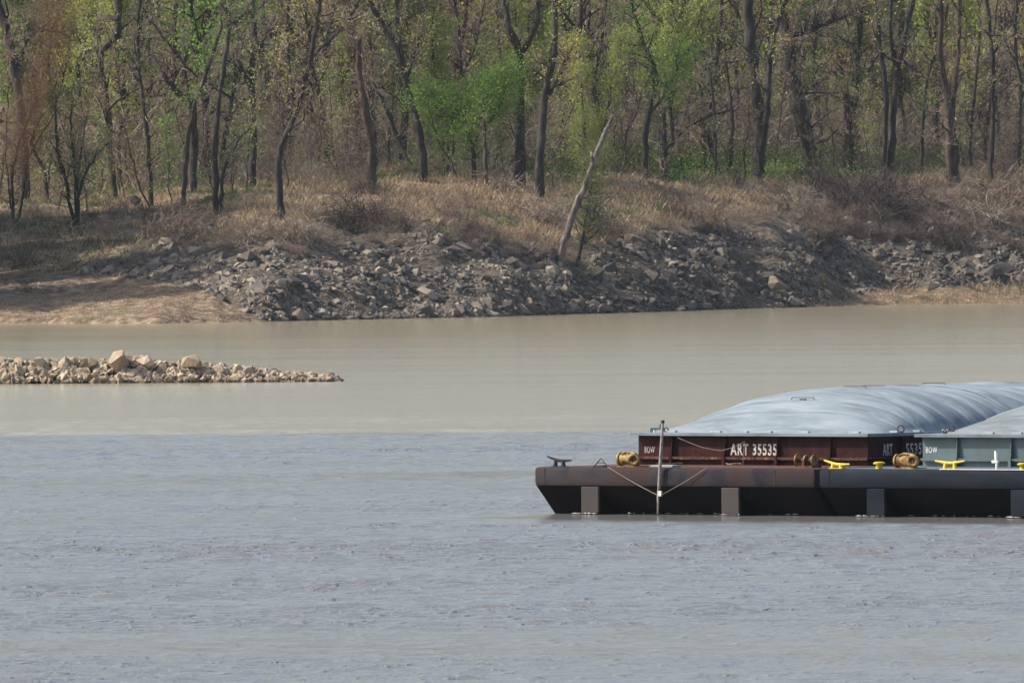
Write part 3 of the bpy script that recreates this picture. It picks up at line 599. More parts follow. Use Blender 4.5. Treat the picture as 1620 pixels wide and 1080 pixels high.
def cat(parts):
    Vs = []; Fs = []; k = 0
    for v, f in parts: Vs.append(v); Fs.append(f+k); k += len(v)
    return np.concatenate(Vs), np.concatenate(Fs)
def branches(P, R, r, n, length, start=.3, spread=1.0, upb=.35, lv=2, segs=None, tips=None, thin=.45):
    """recursive limbs off a path"""
    N_ = len(P)
    for j in range(n):
        f = start+(1-start)*r.uniform(0, 1); i = min(int(f*(N_-1)), N_-2); p = P[i]+(P[i+1]-P[i])*r.uniform(0, 1)
        t = P[i+1]-P[i]; t = t/np.linalg.norm(t); d = t*.55+r.normal(0, .6, 3)*spread+np.array([0, 0, upb]); d /= np.linalg.norm(d)
        Lg = length*r.uniform(.5, 1.15)*(1.15-.6*f); k = 4; r0 = min(R[i]*thin, Lg*.025)+.006; pts = [p]; q = p.copy()
        for s in range(k):
            d = d+r.normal(0, .22, 3)+np.array([0, 0, .08]); d /= np.linalg.norm(d); q = q+d*Lg/k; pts.append(q.copy())
        rr = [r0*(1-.8*s/k) for s in range(k+1)]
        for s in range(k): segs.append((pts[s], pts[s+1], rr[s], rr[s+1]))
        if lv > 0: branches(np.array(pts), rr, r, 5 if lv > 1 else 4, Lg*.5, .2, spread, upb*.6, lv-1, segs, tips, .55)
        if lv <= 1: tips.extend([(pts[-1]), (pts[-2]), (pts[2])])
def to_mesh_segs(segs, n=3, minr=.011):
    P0 = np.array([s[0] for s in segs]); P1 = np.array([s[1] for s in segs]); R0 = np.maximum([s[2] for s in segs], minr); R1 = np.maximum([s[3] for s in segs], minr*.8)
    return seg_mesh(P0, P1, R0, R1, n)
def tree_parts(stems, seed, n1=16, length=4.0, leaves=900, leafsize=.10, start=.35, lv=2, upb=.35, wob=.05, spread=1., region=None, clump=.35):
    if len(stems) and seed < 300: n1 = int(n1*1.5); start *= .65
    """stems: list of (points, radii) in local coords -> trunk mesh, twig mesh, leaf mesh"""
    r = np.random.default_rng(seed); tr = []; segs = []; tips = []
    for P, R in stems:
        Ps, Rs = smooth_path(P, R, 6, r, min(wob, .035)); tr.append(tube_np(Ps, Rs, 9, r))
        branches(Ps, Rs, r, n1, length, start, spread, upb, lv, segs, tips)
    big = [s for s in segs if s[2] > .035]; 
    if big: tr.append(to_mesh_segs(big, 5))
    tv = cat(tr); tw = to_mesh_segs([s for s in segs if s[2] <= .035]) if segs else None
    lv_ = None
    if leaves and tips:
        tips = np.array(tips)
        if region is not None: m = region(tips); tips = tips[m] if m.any() else tips
        keep = r.uniform(0, 1, len(tips)) < .75; tips = tips[keep]; wts = r.lognormal(0, .8, len(tips)); wts /= wts.sum()
        idx = r.choice(len(tips), leaves, p=wts); lv_ = leaf_mesh(tips[idx]+r.normal(0, clump, (leaves, 3))*[1, 1, .8], r.uniform(.6, 1.3, leaves)*leafsize, r)
    return tv, tw, lv_
def tree_thing(name, loc, parts, mats, label, category, group=None):
    root = empty(name, loc); tag(root, label, category, group); tv, tw, lf = parts
    link('trunk', np_mesh('trunk', *tv, True), M[mats[0]], root)
    cr = None
    if tw is not None: cr = link('branches', np_mesh('branches', *tw), M[mats[1]], root)
    if lf is not None: link('foliage', np_mesh('foliage', *lf), M[mats[2]], root)
    return root
def copy_tree(o):
    c = o.copy(); COL.objects.link(c)
    for ch in o.children: d = ch.copy(); COL.objects.link(d); d.parent = c
    return c
def stem_px(base, pts, widths, Y, top=True, r=None):
    P = []; R = []
    for (px, py), w in zip(pts, widths):
        q = at(px, py, Y); P.append(np.array([q.x-base.x, (r.normal(0, .35) if r is not None and P else 0), q.z-base.z])); R.append(w*(.82 if Y > 1150+30 or abs(base.x-at(884, 418, Y).x) > .8 else 1.1)/2/(F/Y))
    if top:  # carry on above the frame
        d = P[-1]-P[-2]; d = d/np.linalg.norm(d); d = d*.8+np.array([0, 0, .4]); d /= np.linalg.norm(d); q = P[-1]; w = R[-1]
        for k in range(3): q = q+d*3.2; w *= .62; P.append(q.copy()); R.append(w)
    return P, R
# each: label, base pixel, stems[(pts, widths, top)], mats, opts
TR = [
 ('massive dark leaning trunk cut by the left edge of the picture', (40, 318), [([(40, 318), (38, 245), (26, 130), (4, 30), (-12, -40)], [22, 19, 18, 17, 15], 1), ([(26, 110), (50, 55), (85, 50), (110, 58)], [7, 5, 4, 2], 0)], ('bark', 'twig', 'leaf_olive'), dict(n1=16, leaves=900)),
 ('spindly clump of dark stems at the far left waterside shade', (22, 352), [([(22, 352), (20, 280), (32, 225), (60, 150)], [6, 5, 4, 2], 0), ([(28, 350), (40, 290), (45, 250), (85, 180)], [5, 4, 3, 2], 0), ([(20, 352), (15, 300), (8, 240)], [4, 3, 2], 0)], ('bark', 'twig', 'leaf_olive'), dict(n1=8, length=2, leaves=250)),
 ('thin dark forked tree behind the brown blurred twig', (75, 322), [([(75, 322), (68, 268), (50, 222), (72, 170), (90, 130)], [8, 7, 6, 4, 3], 0), ([(76, 300), (80, 240), (78, 190)], [4, 3, 2], 0)], ('bark', 'twig', 'leaf_lime'), dict(n1=8, length=2.2, leaves=420)),
 ('bushy multi-stemmed tree with yellow green leaves on the left bank', (120, 358), [([(118, 358), (104, 290), (90, 225), (88, 150)], [8, 7, 5, 3], 0), ([(121, 358), (118, 270), (112, 200), (115, 140)], [7, 5, 4, 2], 0), ([(123, 358), (128, 290), (150, 250), (172, 225)], [6, 5, 4, 2], 0), ([(122, 352), (125, 260), (138, 185)], [6, 4, 2], 0)], ('bark', 'twig', 'leaf_lime'), dict(n1=14, length=2.6, leaves=2200, leafsize=.085, start=.3)),
 ('hazy grey trunk standing back in the wood at the upper left', (180, 298), [([(180, 298), (174, 240), (170, 170), (160, 90), (186, 50), (184, -20)], [13, 12, 11, 11, 15, 13], 1)], ('bark', 'twig', 'leaf_olive'), dict(n1=22, leaves=700)),
 ('straight slender tree beside the dark boulder on the left', (239, 328), [([(239, 328), (233, 220), (222, 130), (218, 60), (222, -20)], [11, 9, 8, 7, 6], 1)], ('bark', 'twig', 'leaf_olive'), dict(n1=34, length=2.6, leaves=700, start=.1)),
 ('slender tree curving right with fresh green tufts', (290, 330), [([(290, 330), (296, 235), (308, 165), (332, 100), (350, 40), (352, -20)], [9, 9, 8, 7, 6, 5], 1)], ('bark_brown', 'twig', 'leaf_green'), dict(n1=20, length=2.6, leaves=1900, start=.3)),
 ('twin forked dark tree with one elbow branch reaching right', (345, 338), [([(342, 338), (341, 225), (351, 130), (361, 50), (352, -20)], [13, 11, 10, 8, 6], 1), ([(361, 50), (375, 32), (395, 18)], [6, 5, 4], 0), ([(350, 335), (353, 275), (375, 225), (396, 203)], [8, 7, 5, 3], 0)], ('bark', 'twig', 'leaf_green'), dict(n1=14, length=2.4, leaves=600, start=.35)),
 ('broken leaning trunk slanting up to the left in the mid wood', (303, 168), [([(303, 168), (285, 150), (262, 122), (240, 88)], [18, 15, 10, 6], 0)], ('bark', 'twig', 'leaf_olive'), dict(n1=5, length=2, leaves=100)),
 ('dark vine covered trunk with drooping arms in the mid wood', (398, 150), [([(398, 150), (398, 110), (402, 60), (400, 10)], [15, 14, 12, 10], 1), ([(396, 130), (375, 105), (350, 95)], [9, 6, 4], 0), ([(399, 100), (415, 70), (412, 125)], [6, 4, 3], 0)], ('bark', 'twig', 'leaf_olive'), dict(n1=18, length=3, leaves=500)),
 ('crooked dark tree dotted with yellow buds by the bank edge', (444, 348), [([(444, 348), (442, 245), (462, 195), (475, 155), (492, 90), (505, 20), (510, -30)], [15, 13, 11, 9, 9, 8, 7], 1), ([(468, 180), (460, 130), (455, 60)], [5, 4, 3], 0), ([(492, 90), (488, 50), (480, 10)], [7, 5, 4], 0)], ('bark', 'twig', 'leaf_yellow'), dict(n1=18, length=3, leaves=1100, leafsize=.08, start=.2)),
 ('reddish broken trunk with a splintered pale top', (586, 298), [([(586, 298), (588, 240), (578, 170), (568, 110), (570, 62)], [19, 17, 15, 13, 7], 0), ([(572, 95), (555, 70), (545, 30)], [5, 4, 3], 0)], ('bark_brown', 'twig_red', 'leaf_dry'), dict(n1=9, length=2, leaves=100, wob=.07)),
 ('tall dark tree splitting in a wide Y near the top of the picture', (670, 288), [([(670, 288), (664, 215), (645, 145), (632, 90), (605, 40), (580, -8)], [17, 16, 15, 13, 11, 9], 1), ([(636, 100), (630, 50), (628, -20)], [11, 9, 7], 1), ([(645, 125), (655, 85), (668, 55)], [6, 4, 3], 0)], ('bark', 'twig', 'leaf_yellow'), dict(n1=18, length=3.2, leaves=1000, start=.4)),
 ('thin leaning trunk left of the wide Y tree', (655, 276), [([(655, 276), (632, 225), (612, 175), (590, 130)], [10, 9, 7, 4], 0)], ('bark', 'twig', 'leaf_olive'), dict(n1=8, length=2, leaves=120)),
 ('left one of two thin dark stems in the shade under the green tree', (708, 280), [([(708, 280), (707, 230), (703, 170)], [8, 7, 5], 0)], ('bark', 'twig', 'leaf_olive'), dict(n1=6, length=2, leaves=60)),
 ('right one of two thin dark stems in the shade under the green tree', (721, 278), [([(721, 278), (718, 240), (722, 180)], [7, 6, 4], 0)], ('bark', 'twig', 'leaf_olive'), dict(n1=6, length=2, leaves=60)),
 ('small tree with a broad bright green crown at the middle', (750, 292), [([(750, 292), (748, 235), (738, 200), (720, 150)], [9, 8, 6, 3], 0), ([(748, 235), (760, 190), (775, 130)], [6, 5, 3], 0), ([(745, 215), (700, 175), (665, 160)], [5, 4, 2], 0), ([(752, 220), (790, 170), (805, 120)], [5, 4, 2], 0)], ('bark', 'twig', 'leaf_green'), dict(n1=30, length=2.5, leaves=21000, leafsize=.078, start=.35, upb=.2, clump=.55)),
 ('light brown bare trunk right of the small bright green tree', (770, 300), [([(770, 300), (768, 240), (765, 190)], [9, 8, 6], 0)], ('bark_brown', 'twig', 'leaf_olive'), dict(n1=10, length=1.5, leaves=30)),
 ('stout vine hung trunk behind the right of the green tree', (825, 302), [([(822, 302), (824, 240), (820, 170), (822, 90), (805, 40), (795, -10)], [24, 22, 20, 17, 13, 10], 1), ([(822, 90), (848, 40), (852, -10)], [13, 10, 8], 1)], ('bark', 'twig_red', 'leaf_olive'), dict(n1=28, length=2.6, leaves=900, start=.1)),
 ('dark upright trunk left of the leaning dead tree', (853, 312), [([(853, 312), (855, 235), (862, 155), (874, 95), (878, 40), (876, -20)], [19, 17, 15, 13, 11, 9], 1), ([(860, 170), (885, 120), (905, 75)], [7, 5, 3], 0)], ('bark', 'twig', 'leaf_yellow'), dict(n1=18, length=3, leaves=900, start=.35)),
 ('pale bare dead tree leaning right over the riprap', (884, 418), [([(884, 418), (893, 380), (908, 335), (927, 290), (945, 240), (962, 200), (973, 180)], [17, 15, 13, 12, 10, 9, 7], 0), ([(970, 186), (976, 178), (986, 174)], [6, 3, 2], 0), ([(970, 184), (967, 172), (966, 166)], [3, 2, 1], 0), ([(938, 258), (936, 248), (935, 240)], [5, 4, 3], 0), ([(916, 315), (945, 312), (984, 312)], [4, 3, 2], 0), ([(912, 325), (930, 330), (945, 338), (961, 341)], [5, 5, 4, 2.5], 0), ([(941, 336), (958, 322), (984, 296)], [3.5, 3, 2], 0), ([(925, 292), (938, 285), (944, 290)], [4, 3, 2], 0)], ('bark_dead', 'bark_dead', 'leaf_dry'), dict(n1=0, leaves=0, wob=.03)),
 ('small dark evergreen leaning beside the dead tree', (912, 422), [([(912, 422), (920, 385), (928, 345), (935, 300), (945, 250)], [9, 8, 6, 4, 2], 0)], ('bark', 'twig', 'leaf_olive'), dict(n1=40, length=2.5, leaves=6000, leafsize=.075, start=.12, upb=.2)),
 ('airy sapling veiled in light green leaves above the dead tree', (925, 300), [([(925, 300), (925, 220), (920, 140), (915, 70)], [7, 6, 4, 2], 0), ([(930, 300), (950, 220), (968, 140), (985, 60)], [6, 5, 4, 2], 0)], ('bark', 'twig', 'leaf_lime'), dict(n1=34, length=2.0, leaves=15000, leafsize=.07, start=.2)),
 ('grey forked tree with leafy green top right of the dead tree', (1021, 288), [([(1021, 288), (1021, 210), (1028, 170), (1038, 120), (1020, 70), (1003, 20), (995, -20)], [12, 11, 10, 9, 8, 6, 5], 1), ([(1026, 180), (1045, 160), (1065, 130), (1072, 90)], [8, 7, 5, 3], 0)], ('bark', 'twig', 'leaf_green'), dict(n1=30, length=3, leaves=8000, leafsize=.08, start=.4, clump=.75)),
 ('short dark trunk just right of the grey forked tree', (1051, 264), [([(1051, 264), (1052, 220), (1050, 170)], [11, 10, 7], 0), ([(1052, 240), (1085, 205), (1125, 182), (1165, 175)], [5, 5, 4, 3], 0)], ('bark', 'twig', 'leaf_olive'), dict(n1=10, length=2, leaves=100)),
 ('first thin trunk of the cluster left of the huge leaning trunk', (1115, 245), [([(1115, 245), (1113, 180), (1105, 110)], [7, 6, 4], 0)], ('bark', 'twig', 'leaf_olive'), dict(n1=10, length=2.5, leaves=200)),
 ('second thin trunk of the cluster left of the huge leaning trunk', (1131, 243), [([(1131, 243), (1130, 180), (1122, 100)], [6, 5, 4], 0)], ('bark', 'twig', 'leaf_olive'), dict(n1=10, length=2.5, leaves=200)),
 ('third and darkest thin trunk of the cluster left of the huge leaning trunk', (1154, 262), [([(1154, 262), (1158, 200), (1152, 130), (1145, 60)], [9, 8, 6, 4], 0)], ('bark', 'twig', 'leaf_olive'), dict(n1=14, length=2.5, leaves=260)),
 ('crooked grey tree in front of the huge leaning trunk', (1206, 300), [([(1206, 300), (1202, 260), (1212, 190), (1216, 120), (1224, 60), (1240, 10), (1246, -20)], [9, 12, 13, 11, 9, 7, 6], 1)], ('bark', 'twig', 'leaf_yellow'), dict(n1=20, length=3, leaves=800, start=.35)),
 ('huge dark trunk leaning left with one long dead limb', (1284, 262), [([(1284, 262), (1274, 210), (1258, 150), (1246, 90), (1238, 30), (1232, -20)], [26, 30, 32, 28, 24, 20], 1), ([(1255, 57), (1300, 42), (1350, 20)], [10, 7, 4], 0)], ('bark', 'twig', 'leaf_olive'), dict(n1=26, length=4, leaves=1000, start=.2)),
 ('broad ivy dark trunk behind the crooked grey tree', (1200, 262), [([(1200, 262), (1202, 200), (1196, 140), (1188, 80), (1182, 0)], [26, 25, 24, 22, 20], 1)], ('bark', 'twig', 'leaf_olive'), dict(n1=30, length=3, leaves=1600, start=.15)),
 ('stumpy viney trunk smothered in bare brambles', (1345, 262), [([(1345, 262), (1342, 200), (1338, 150)], [24, 20, 12], 0)], ('bark', 'twig_red', 'leaf_olive'), dict(n1=40, length=3.0, leaves=100, start=.1)),
 ('smooth grey tree forking into a V on the right', (1408, 290), [([(1408, 290), (1412, 210), (1417, 130), (1428, 70), (1442, 10), (1446, -20)], [14, 13, 12, 10, 9, 8], 1), ([(1417, 110), (1408, 50), (1410, -20)], [9, 8, 7], 1), ([(1397, 275), (1402, 160), (1392, 70), (1385, 0)], [10, 10, 8, 7], 1)], ('bark', 'twig', 'leaf_yellow'), dict(n1=14, length=3, leaves=900, start=.4)),
 ('wide stump of a trunk wrapped in reddish vines on the right', (1508, 295), [([(1508, 295), (1505, 230), (1500, 160), (1488, 90), (1490, -10)], [30, 24, 16, 10, 8], 1), ([(1506, 180), (1516, 100), (1518, 0)], [10, 8, 6], 1)], ('bark_brown', 'twig_red', 'leaf_yellow'), dict(n1=44, length=2.8, leaves=400, start=.08)),
 ('slim straight dark tree near the right edge', (1567, 288), [([(1567, 288), (1571, 190), (1570, 90), (1562, 10), (1560, -20)], [9, 8, 8, 7, 6], 1)], ('bark', 'twig', 'leaf_lime'), dict(n1=20, length=2.8, leaves=900, start=.2)),
 ('faint thin tree between the vine wrapped stump and the slim dark tree', (1535, 262), [([(1535, 262), (1538, 180), (1548, 80), (1550, -10)], [6, 6, 5, 4], 1)], ('bark', 'twig', 'leaf_lime'), dict(n1=16, length=2.6, leaves=500, start=.2)),
 ('thin dark tree cut by the right edge of the picture', (1612, 250), [([(1612, 250), (1614, 160), (1606, 60), (1612, -20)], [9, 8, 7, 6], 1)], ('bark', 'twig', 'leaf_lime'), dict(n1=18, length=3, leaves=600, start=.2)),
 ('thin leafy tree between the V tree and the vine wrapped stump', (1458, 262), [([(1458, 262), (1460, 200), (1468, 120), (1490, 60), (1500, 0)], [8, 7, 6, 5, 4], 1)], ('bark', 'twig_red', 'leaf_green'), dict(n1=22, length=2.6, leaves=700, start=.2)),
]
for i, (lb, bp, stems, mats, op) in enumerate(TR):
    if bp[1] < 200: base = at(bp[0], bp[1]+60, 1250+bp[0]*.06); base = Vector((base.x, base.y, float(groundz(base.x, base.y)))); stems = [([(s[0][0][0]+2, s[0][0][1]+70)]+s[0], [s[1][0]]+s[1], s[2]) if k == 0 else s for k, s in enumerate(stems)]
    else: base = hit(*bp)
    sy = float(shoreY(base.x))
    if base.y-sy > 92:   # keep the named trees at the edge of the wood, feet on the ground there
        k_ = (sy+74+(i*7) % 15)/base.y; nb = Vector((base.x*k_, base.y*k_, 0)); nb.z = float(groundz(nb.x, nb.y))
        pr_ = (camo.matrix_world.inverted() @ nb); py_ = 540+F*pr_.y/pr_.z; px_ = 810-F*pr_.x/pr_.z
        stems = [([(px_, py_)]+s[0][(1 if py_ < s[0][0][1]+2 else 0):], ([s[1][0]]+s[1])[(1 if py_ < s[0][0][1]+2 else 0):], s[2]) if q_ == 0 else s for q_, s in enumerate(stems)]; base = nb
    base.z -= .15; r_ = np.random.default_rng(100+i)
    st = [stem_px(base, s[0], s[1], base.y, s[2], r_) for s in stems]
    for (P, R) in st[1:]:  # join side stems to the nearest point of the main one
        Pm = np.array(st[0][0]); j = np.argmin(np.abs(Pm[:, 2]-P[0][2])); off = Pm[j][1]-P[0][1]
        for q in P: q[1] += off
    op = dict(op); 
    if op.get('n1', 1) == 0: parts = tree_parts(st, 200+i, n1=0, leaves=0, wob=op.get('wob', .05))
    else: parts = tree_parts(st, 200+i, **op)
    if 'dead tree leaning' in lb:
        pass
    tree_thing('dead_tree' if 'dead tree leaning' in lb else 'tree', base, parts, mats, lb, 'tree')
# ------------------------------------------------------------------ background trees (copies of a few kinds)
def proto(seed, hgt, mats, n1, leaves, lsize=.13, fork=True):
    r = np.random.default_rng(seed); lean = r.normal(0, .08, 2); st = []
    P = [np.array([0, 0, -.3])]; 
    for k in range(1, 6): P.append(np.array([lean[0]*hgt*k/5*.8+r.normal(0, .25), lean[1]*hgt*k/5+r.normal(0, .25), hgt*k/5]))
    R = [hgt*.0125*(1-.14*k) for k in range(6)]; st.append((P, R))
    if fork: d = r.normal(0, 1, 2); q = P[2]; st.append(([q, q+np.array([d[0]*1., d[1]*.6, hgt*.15]), q+np.array([d[0]*1.8, d[1], hgt*.36]), q+np.array([d[0]*2.2, d[1], hgt*.5])], [R[2]*.7, R[2]*.55, R[2]*.35, .03]))
    return tree_parts(st, seed, n1=n1, length=hgt*.2, leaves=leaves, leafsize=lsize, start=.15, lv=2, wob=.08)
KINDS = [('bare greyish tree in the depth of the wood behind the bank', ('bark', 'twig', 'leaf_dry'), 34, 350), ('tree hazed with new lime leaves in the depth of the wood', ('bark', 'twig', 'leaf_lime'), 30, 6500),
         ('reddish brown twiggy tree in the depth of the wood', ('bark_brown', 'twig_red', 'leaf_dry'), 44, 500), ('tree with dull olive foliage in the depth of the wood', ('bark', 'twig', 'leaf_olive'), 34, 5500),
         ('fresh green leafed tree in the depth of the wood', ('bark', 'twig', 'leaf_green'), 30, 5500), ('tree budding pale yellow in the depth of the wood', ('bark_brown', 'twig', 'leaf_yellow'), 32, 2600)]
protos = []
for i, (lb, ms, n1, lv) in enumerate(KINDS):
    for v in range(2):
        protos.append((i, lb, ms, proto(300+i*7+v, 15+3*v+(i % 3)*2, ms, n1, lv)))
rb = np.random.default_rng(77); first = {}
spots = []
for row, (t0, cnt) in enumerate(((105, 26), (125, 30), (150, 34), (180, 36), (220, 36), (270, 30))):
    for k in range(cnt):
        px = -60+1740*(k+rb.uniform(.1, .9))/cnt; spots.append((px, t0+rb.uniform(-9, 9), row))
prob = [.31, .15, .31, .08, .06, .09]
for px, t, row in spots:
    Y = 1180+t; X = at(px, 300, Y).x; Y = float(shoreY(X))+t; X = at(px, 300, Y).x; z = float(groundz(X, Y))
    ki = rb.choice(6, p=prob); pi_ = ki*2+int(rb.integers(2)); kind, lb, ms, parts = protos[pi_]
    if pi_ not in first: o = tree_thing('background_tree', (0, 0, 0), parts, ms, lb, 'tree', 'background trees: '+lb.split(' in the')[0]); first[pi_] = o
    else: o = copy_tree(first[pi_])
    s = rb.uniform(.75, 1.3); o.location = (X, Y, z-.1); o.rotation_euler = (0, 0, rb.uniform(0, 6.28)); o.scale = (s, s, s*rb.uniform(.9, 1.15))
# thin saplings filling the edge of the wood
sap = []
for v in range(4):
    r = np.random.default_rng(500+v); hgt = (7, 9, 11, 8)[v]; P_ = [np.array([0, 0, -.2])]; 
    for k in range(1, 6): P_.append(P_[-1]+np.array([r.normal(.03, .28), r.normal(0, .2), hgt/5]))
    sap.append(tree_parts([(P_, [.06, .05, .042, .034, .024, .012])], 500+v, n1=26, length=2.2, leaves=(60, 500, 80, 900)[v], leafsize=.09, start=.15, lv=2))
SL = [('bare dark sapling at the edge of the wood', ('bark', 'twig_dark', 'leaf_dry')), ('sapling with a few lime leaves at the edge of the wood', ('bark', 'twig', 'leaf_lime')), ('bare reddish sapling at the edge of the wood', ('bark_brown', 'twig_red', 'leaf_dry')), ('sapling with fresh green leaves at the edge of the wood', ('bark', 'twig', 'leaf_green'))]
sf_ = {}
for k in range(84):
    v = int(rb.choice(4, p=[.34, .22, .26, .18])); px = -40+1700*(k+rb.uniform(0, 1))/84; t = rb.uniform(66, 125); X = at(px, 300, 1180+t).x; Y = float(shoreY(X))+t; X = at(px, 300, Y).x
    if v not in sf_: sf_[v] = o = tree_thing('sapling', (0, 0, 0), sap[v], SL[v][1], SL[v][0], 'sapling', 'saplings: '+SL[v][0].split(' at the')[0])
    else: o = copy_tree(sf_[v])
    s = rb.uniform(.7, 1.4); o.location = (X, Y, float(groundz(X, Y))-.05); o.rotation_euler = (rb.normal(0, .15), rb.normal(0, .22), rb.uniform(0, 6.28)); o.scale = (s, s, s)
# trees just outside the left edge whose shade falls over the left bank
shade = tree_parts([([np.array(q) for q in ((0, 0, -.3), (.2, .1, 5), (-.2, 0, 10), (.3, .2, 15), (0, 0, 20), (.2, 0, 23))], [.32, .28, .23, .17, .1, .04])], 909, n1=60, length=4.2, leaves=34000, leafsize=.2, start=.12, lv=2, clump=.85)
fs = None
for kk, (px, t, s) in enumerate(((-190, 8, .8), (-230, 22, 1.0), (-210, 38, 1.05), (-330, 14, 1.1), (-340, 34, 1.2), (-200, 54, 1.0), (-450, 22, 1.3), (-330, 58, 1.25), (-260, 46, 1.2), (-150, 26, .85), (-400, 8, 1.0), (-280, 5, .9))):
    X = at(px, 300, 1150+t).x; Y = float(shoreY(X))+t; X = at(px, 300, Y).x
    if fs is None: fs = o = tree_thing('bank_tree', (0, 0, 0), shade, ('bark', 'twig', 'leaf_green'), 'leafy tree on the bank beyond the left edge', 'tree', 'trees left of the view')
    else: o = copy_tree(fs)
    o.location = (X, Y, float(groundz(X, Y))-.1); o.scale = (s, s, s); o.rotation_euler = (0, 0, kk)
# ------------------------------------------------------------------ undergrowth
def bramble(r, n, h, w):
    segs = []
    for i in range(n):
        p = np.array([r.normal(0, w*.35), r.normal(0, w*.35), -.05]); d = np.array([r.normal(0, .55), r.normal(0, .55), 1.]); L_ = h*r.uniform(.5, 1.25); k = 6; rr = r.uniform(.010, .022)
        for s in range(k):
            d /= np.linalg.norm(d); q = p+d*L_/k; segs.append((p, q, rr*(1-s/k*.6), rr*(1-(s+1)/k*.6)))
            if s > 1 and r.uniform() < .8:
                e = d+r.normal(0, .8, 3); e /= np.linalg.norm(e); segs.append((q, q+e*L_*.28, rr*.6, rr*.35)); f = q+e*L_*.28; e = e+r.normal(0, .6, 3); e /= np.linalg.norm(e); segs.append((f, f+e*L_*.2, rr*.5, rr*.3))
            p = q; d = d+r.normal(0, .25, 3)+np.array([0, 0, -.16])
    return segs
def scatter_stuff(name, pts, matn, label, category, n, h, w, seed, leaves=0, leafmat=None, nvar=6):
    r = np.random.default_rng(seed); var = [to_mesh_segs(bramble(r, n, h, w), 3, .012) for _ in range(nvar)]; parts = []; cs = []
    for (x, y, z, s) in pts:
        v, f = var[r.integers(nvar)]; a = r.uniform(0, 6.28); c_, s_ = math.cos(a), math.sin(a); R3 = np.array([[c_, -s_, 0], [s_, c_, 0], [0, 0, 1]]); parts.append(((v*s) @ R3.T+np.array([x, y, z]), f))
    v, f = cat(parts); tag(link(name, np_mesh(name, v, f), M[matn]), label, category, kind='stuff')
def rand_bank(r, n, t0, t1, px0=-60, px1=1680):
    out = []
    for i in range(n):
        px = r.uniform(px0, px1); t = t0+(t1-t0)*r.uniform(); Y = 1190+t; X = at(px, 300, Y).x; Y = float(shoreY(X))+t; X = at(px, 300, Y).x; out.append((X, Y, px, t))
    P = np.array(out); Z = groundz(P[:, 0], P[:, 1]); return P, Z
r = np.random.default_rng(9)
P, Z = rand_bank(r, 750, 95, 300); pts = [(a[0], a[1], z, r.uniform(.7, 1.7)) for a, z in zip(P, Z)]
scatter_stuff('underbrush', pts[:380], 'twig', 'tangled grey brown underbrush through the wood', 'underbrush', 34, 3.6, 3.0, 1)
scatter_stuff('underbrush', pts[380:], 'twig_red', 'tangled reddish brown underbrush through the wood', 'underbrush', 34, 3.8, 3.0, 2)
P, Z = rand_bank(r, 900, 12, 110, -60, 1680); keep = (fnoise(P[:, 0], P[:, 1], 13, 91) > -.25+.4*(P[:, 2] < 1250)) & (260+F*(H-Z)/P[:, 1]-.007*(P[:, 2]-810) < np.interp(P[:, 2], tx, ty)+16) & (r.uniform(0, 1, len(Z)) < .75); P = P[keep]; Z = Z[keep]
scatter_stuff('bramble', [(a[0], a[1], z, r.uniform(.25, .75)) for a, z in zip(P[::3], Z[::3])], 'twig_dark', 'low dark bramble tangles in the dry grass', 'bramble', 60, 2.0, 2.4, 11)
scatter_stuff('bramble', [(a[0], a[1], z, r.uniform(.25, .8)) for a, z in zip(P[1::3], Z[1::3])], 'twig_red', 'low reddish bramble tangles in the dry grass', 'bramble', 60, 2.0, 2.4, 12)
scatter_stuff('bramble', [(a[0], a[1], z, r.uniform(.25, .8)) for a, z in zip(P[2::3], Z[2::3])], 'twig', 'low tan bramble tangles in the dry grass', 'bramble', 60, 2.0, 2.4, 13)
bt = []
for i in range(420):
    px = r.uniform(190, 1640) if i < 260 else r.uniform(1270, 1660); a_ = float(np.interp(px, tx, ty)); q = hit(px, a_+(r.uniform(-8, 34) if i < 260 else r.uniform(-25, 70)))
    bt.append((q.x, q.y, q.z, r.uniform(.16, .42) if i < 260 else r.uniform(.25, .6)))
scatter_stuff('bramble', bt[:130], 'twig', 'tan weeds straggling down over the top stones', 'bramble', 60, 2.0, 2.4, 14)
scatter_stuff('bramble', bt[130:260], 'twig_red', 'reddish weeds straggling down over the top stones', 'bramble', 60, 2.0, 2.4, 15)
scatter_stuff('bramble', bt[260:340], 'twig_dark', 'dark brambles hanging over the stones at the right', 'bramble', 60, 2.2, 2.4, 16)
scatter_stuff('bramble', bt[340:], 'twig_red', 'reddish brown brambles hanging over the stones at the right', 'bramble', 60, 2.2, 2.4, 17)
def leaf_clumps(name, P, Z, matn, label, n, size, hh, seed, rad_=1.2):
    r = np.random.default_rng(seed); C = []
    for a, z in zip(P, Z):
        s = r.uniform(.5, 1.4); m = int(n*s); c = np.array([a[0], a[1], z+hh*r.uniform(.2, 1)]); C.append(c+r.normal(0, 1, (m, 3))*np.array([rad_, rad_, rad_*.55])*s)
    C = np.concatenate(C); C = C[C[:, 2] > groundz(C[:, 0], C[:, 1])]; v, f = leaf_mesh(C, r.uniform(.6, 1.3, len(C))*size, r); tag(link(name, np_mesh(name, v, f), M[matn]), label, 'undergrowth', kind='stuff')
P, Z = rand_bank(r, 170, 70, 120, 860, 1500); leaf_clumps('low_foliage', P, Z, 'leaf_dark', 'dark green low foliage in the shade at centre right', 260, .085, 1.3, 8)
P, Z = rand_bank(r, 80, 68, 100, 1050, 1340); leaf_clumps('low_foliage', P, Z, 'leaf_green', 'fresh green low growth round the huge leaning trunk', 90, .08, .6, 9, 1.3)
P, Z = rand_bank(r, 130, 85, 200); leaf_clumps('low_foliage', P, Z, 'leaf_green', 'patches of fresh green low foliage under the trees', 230, .09, 1.6, 1)
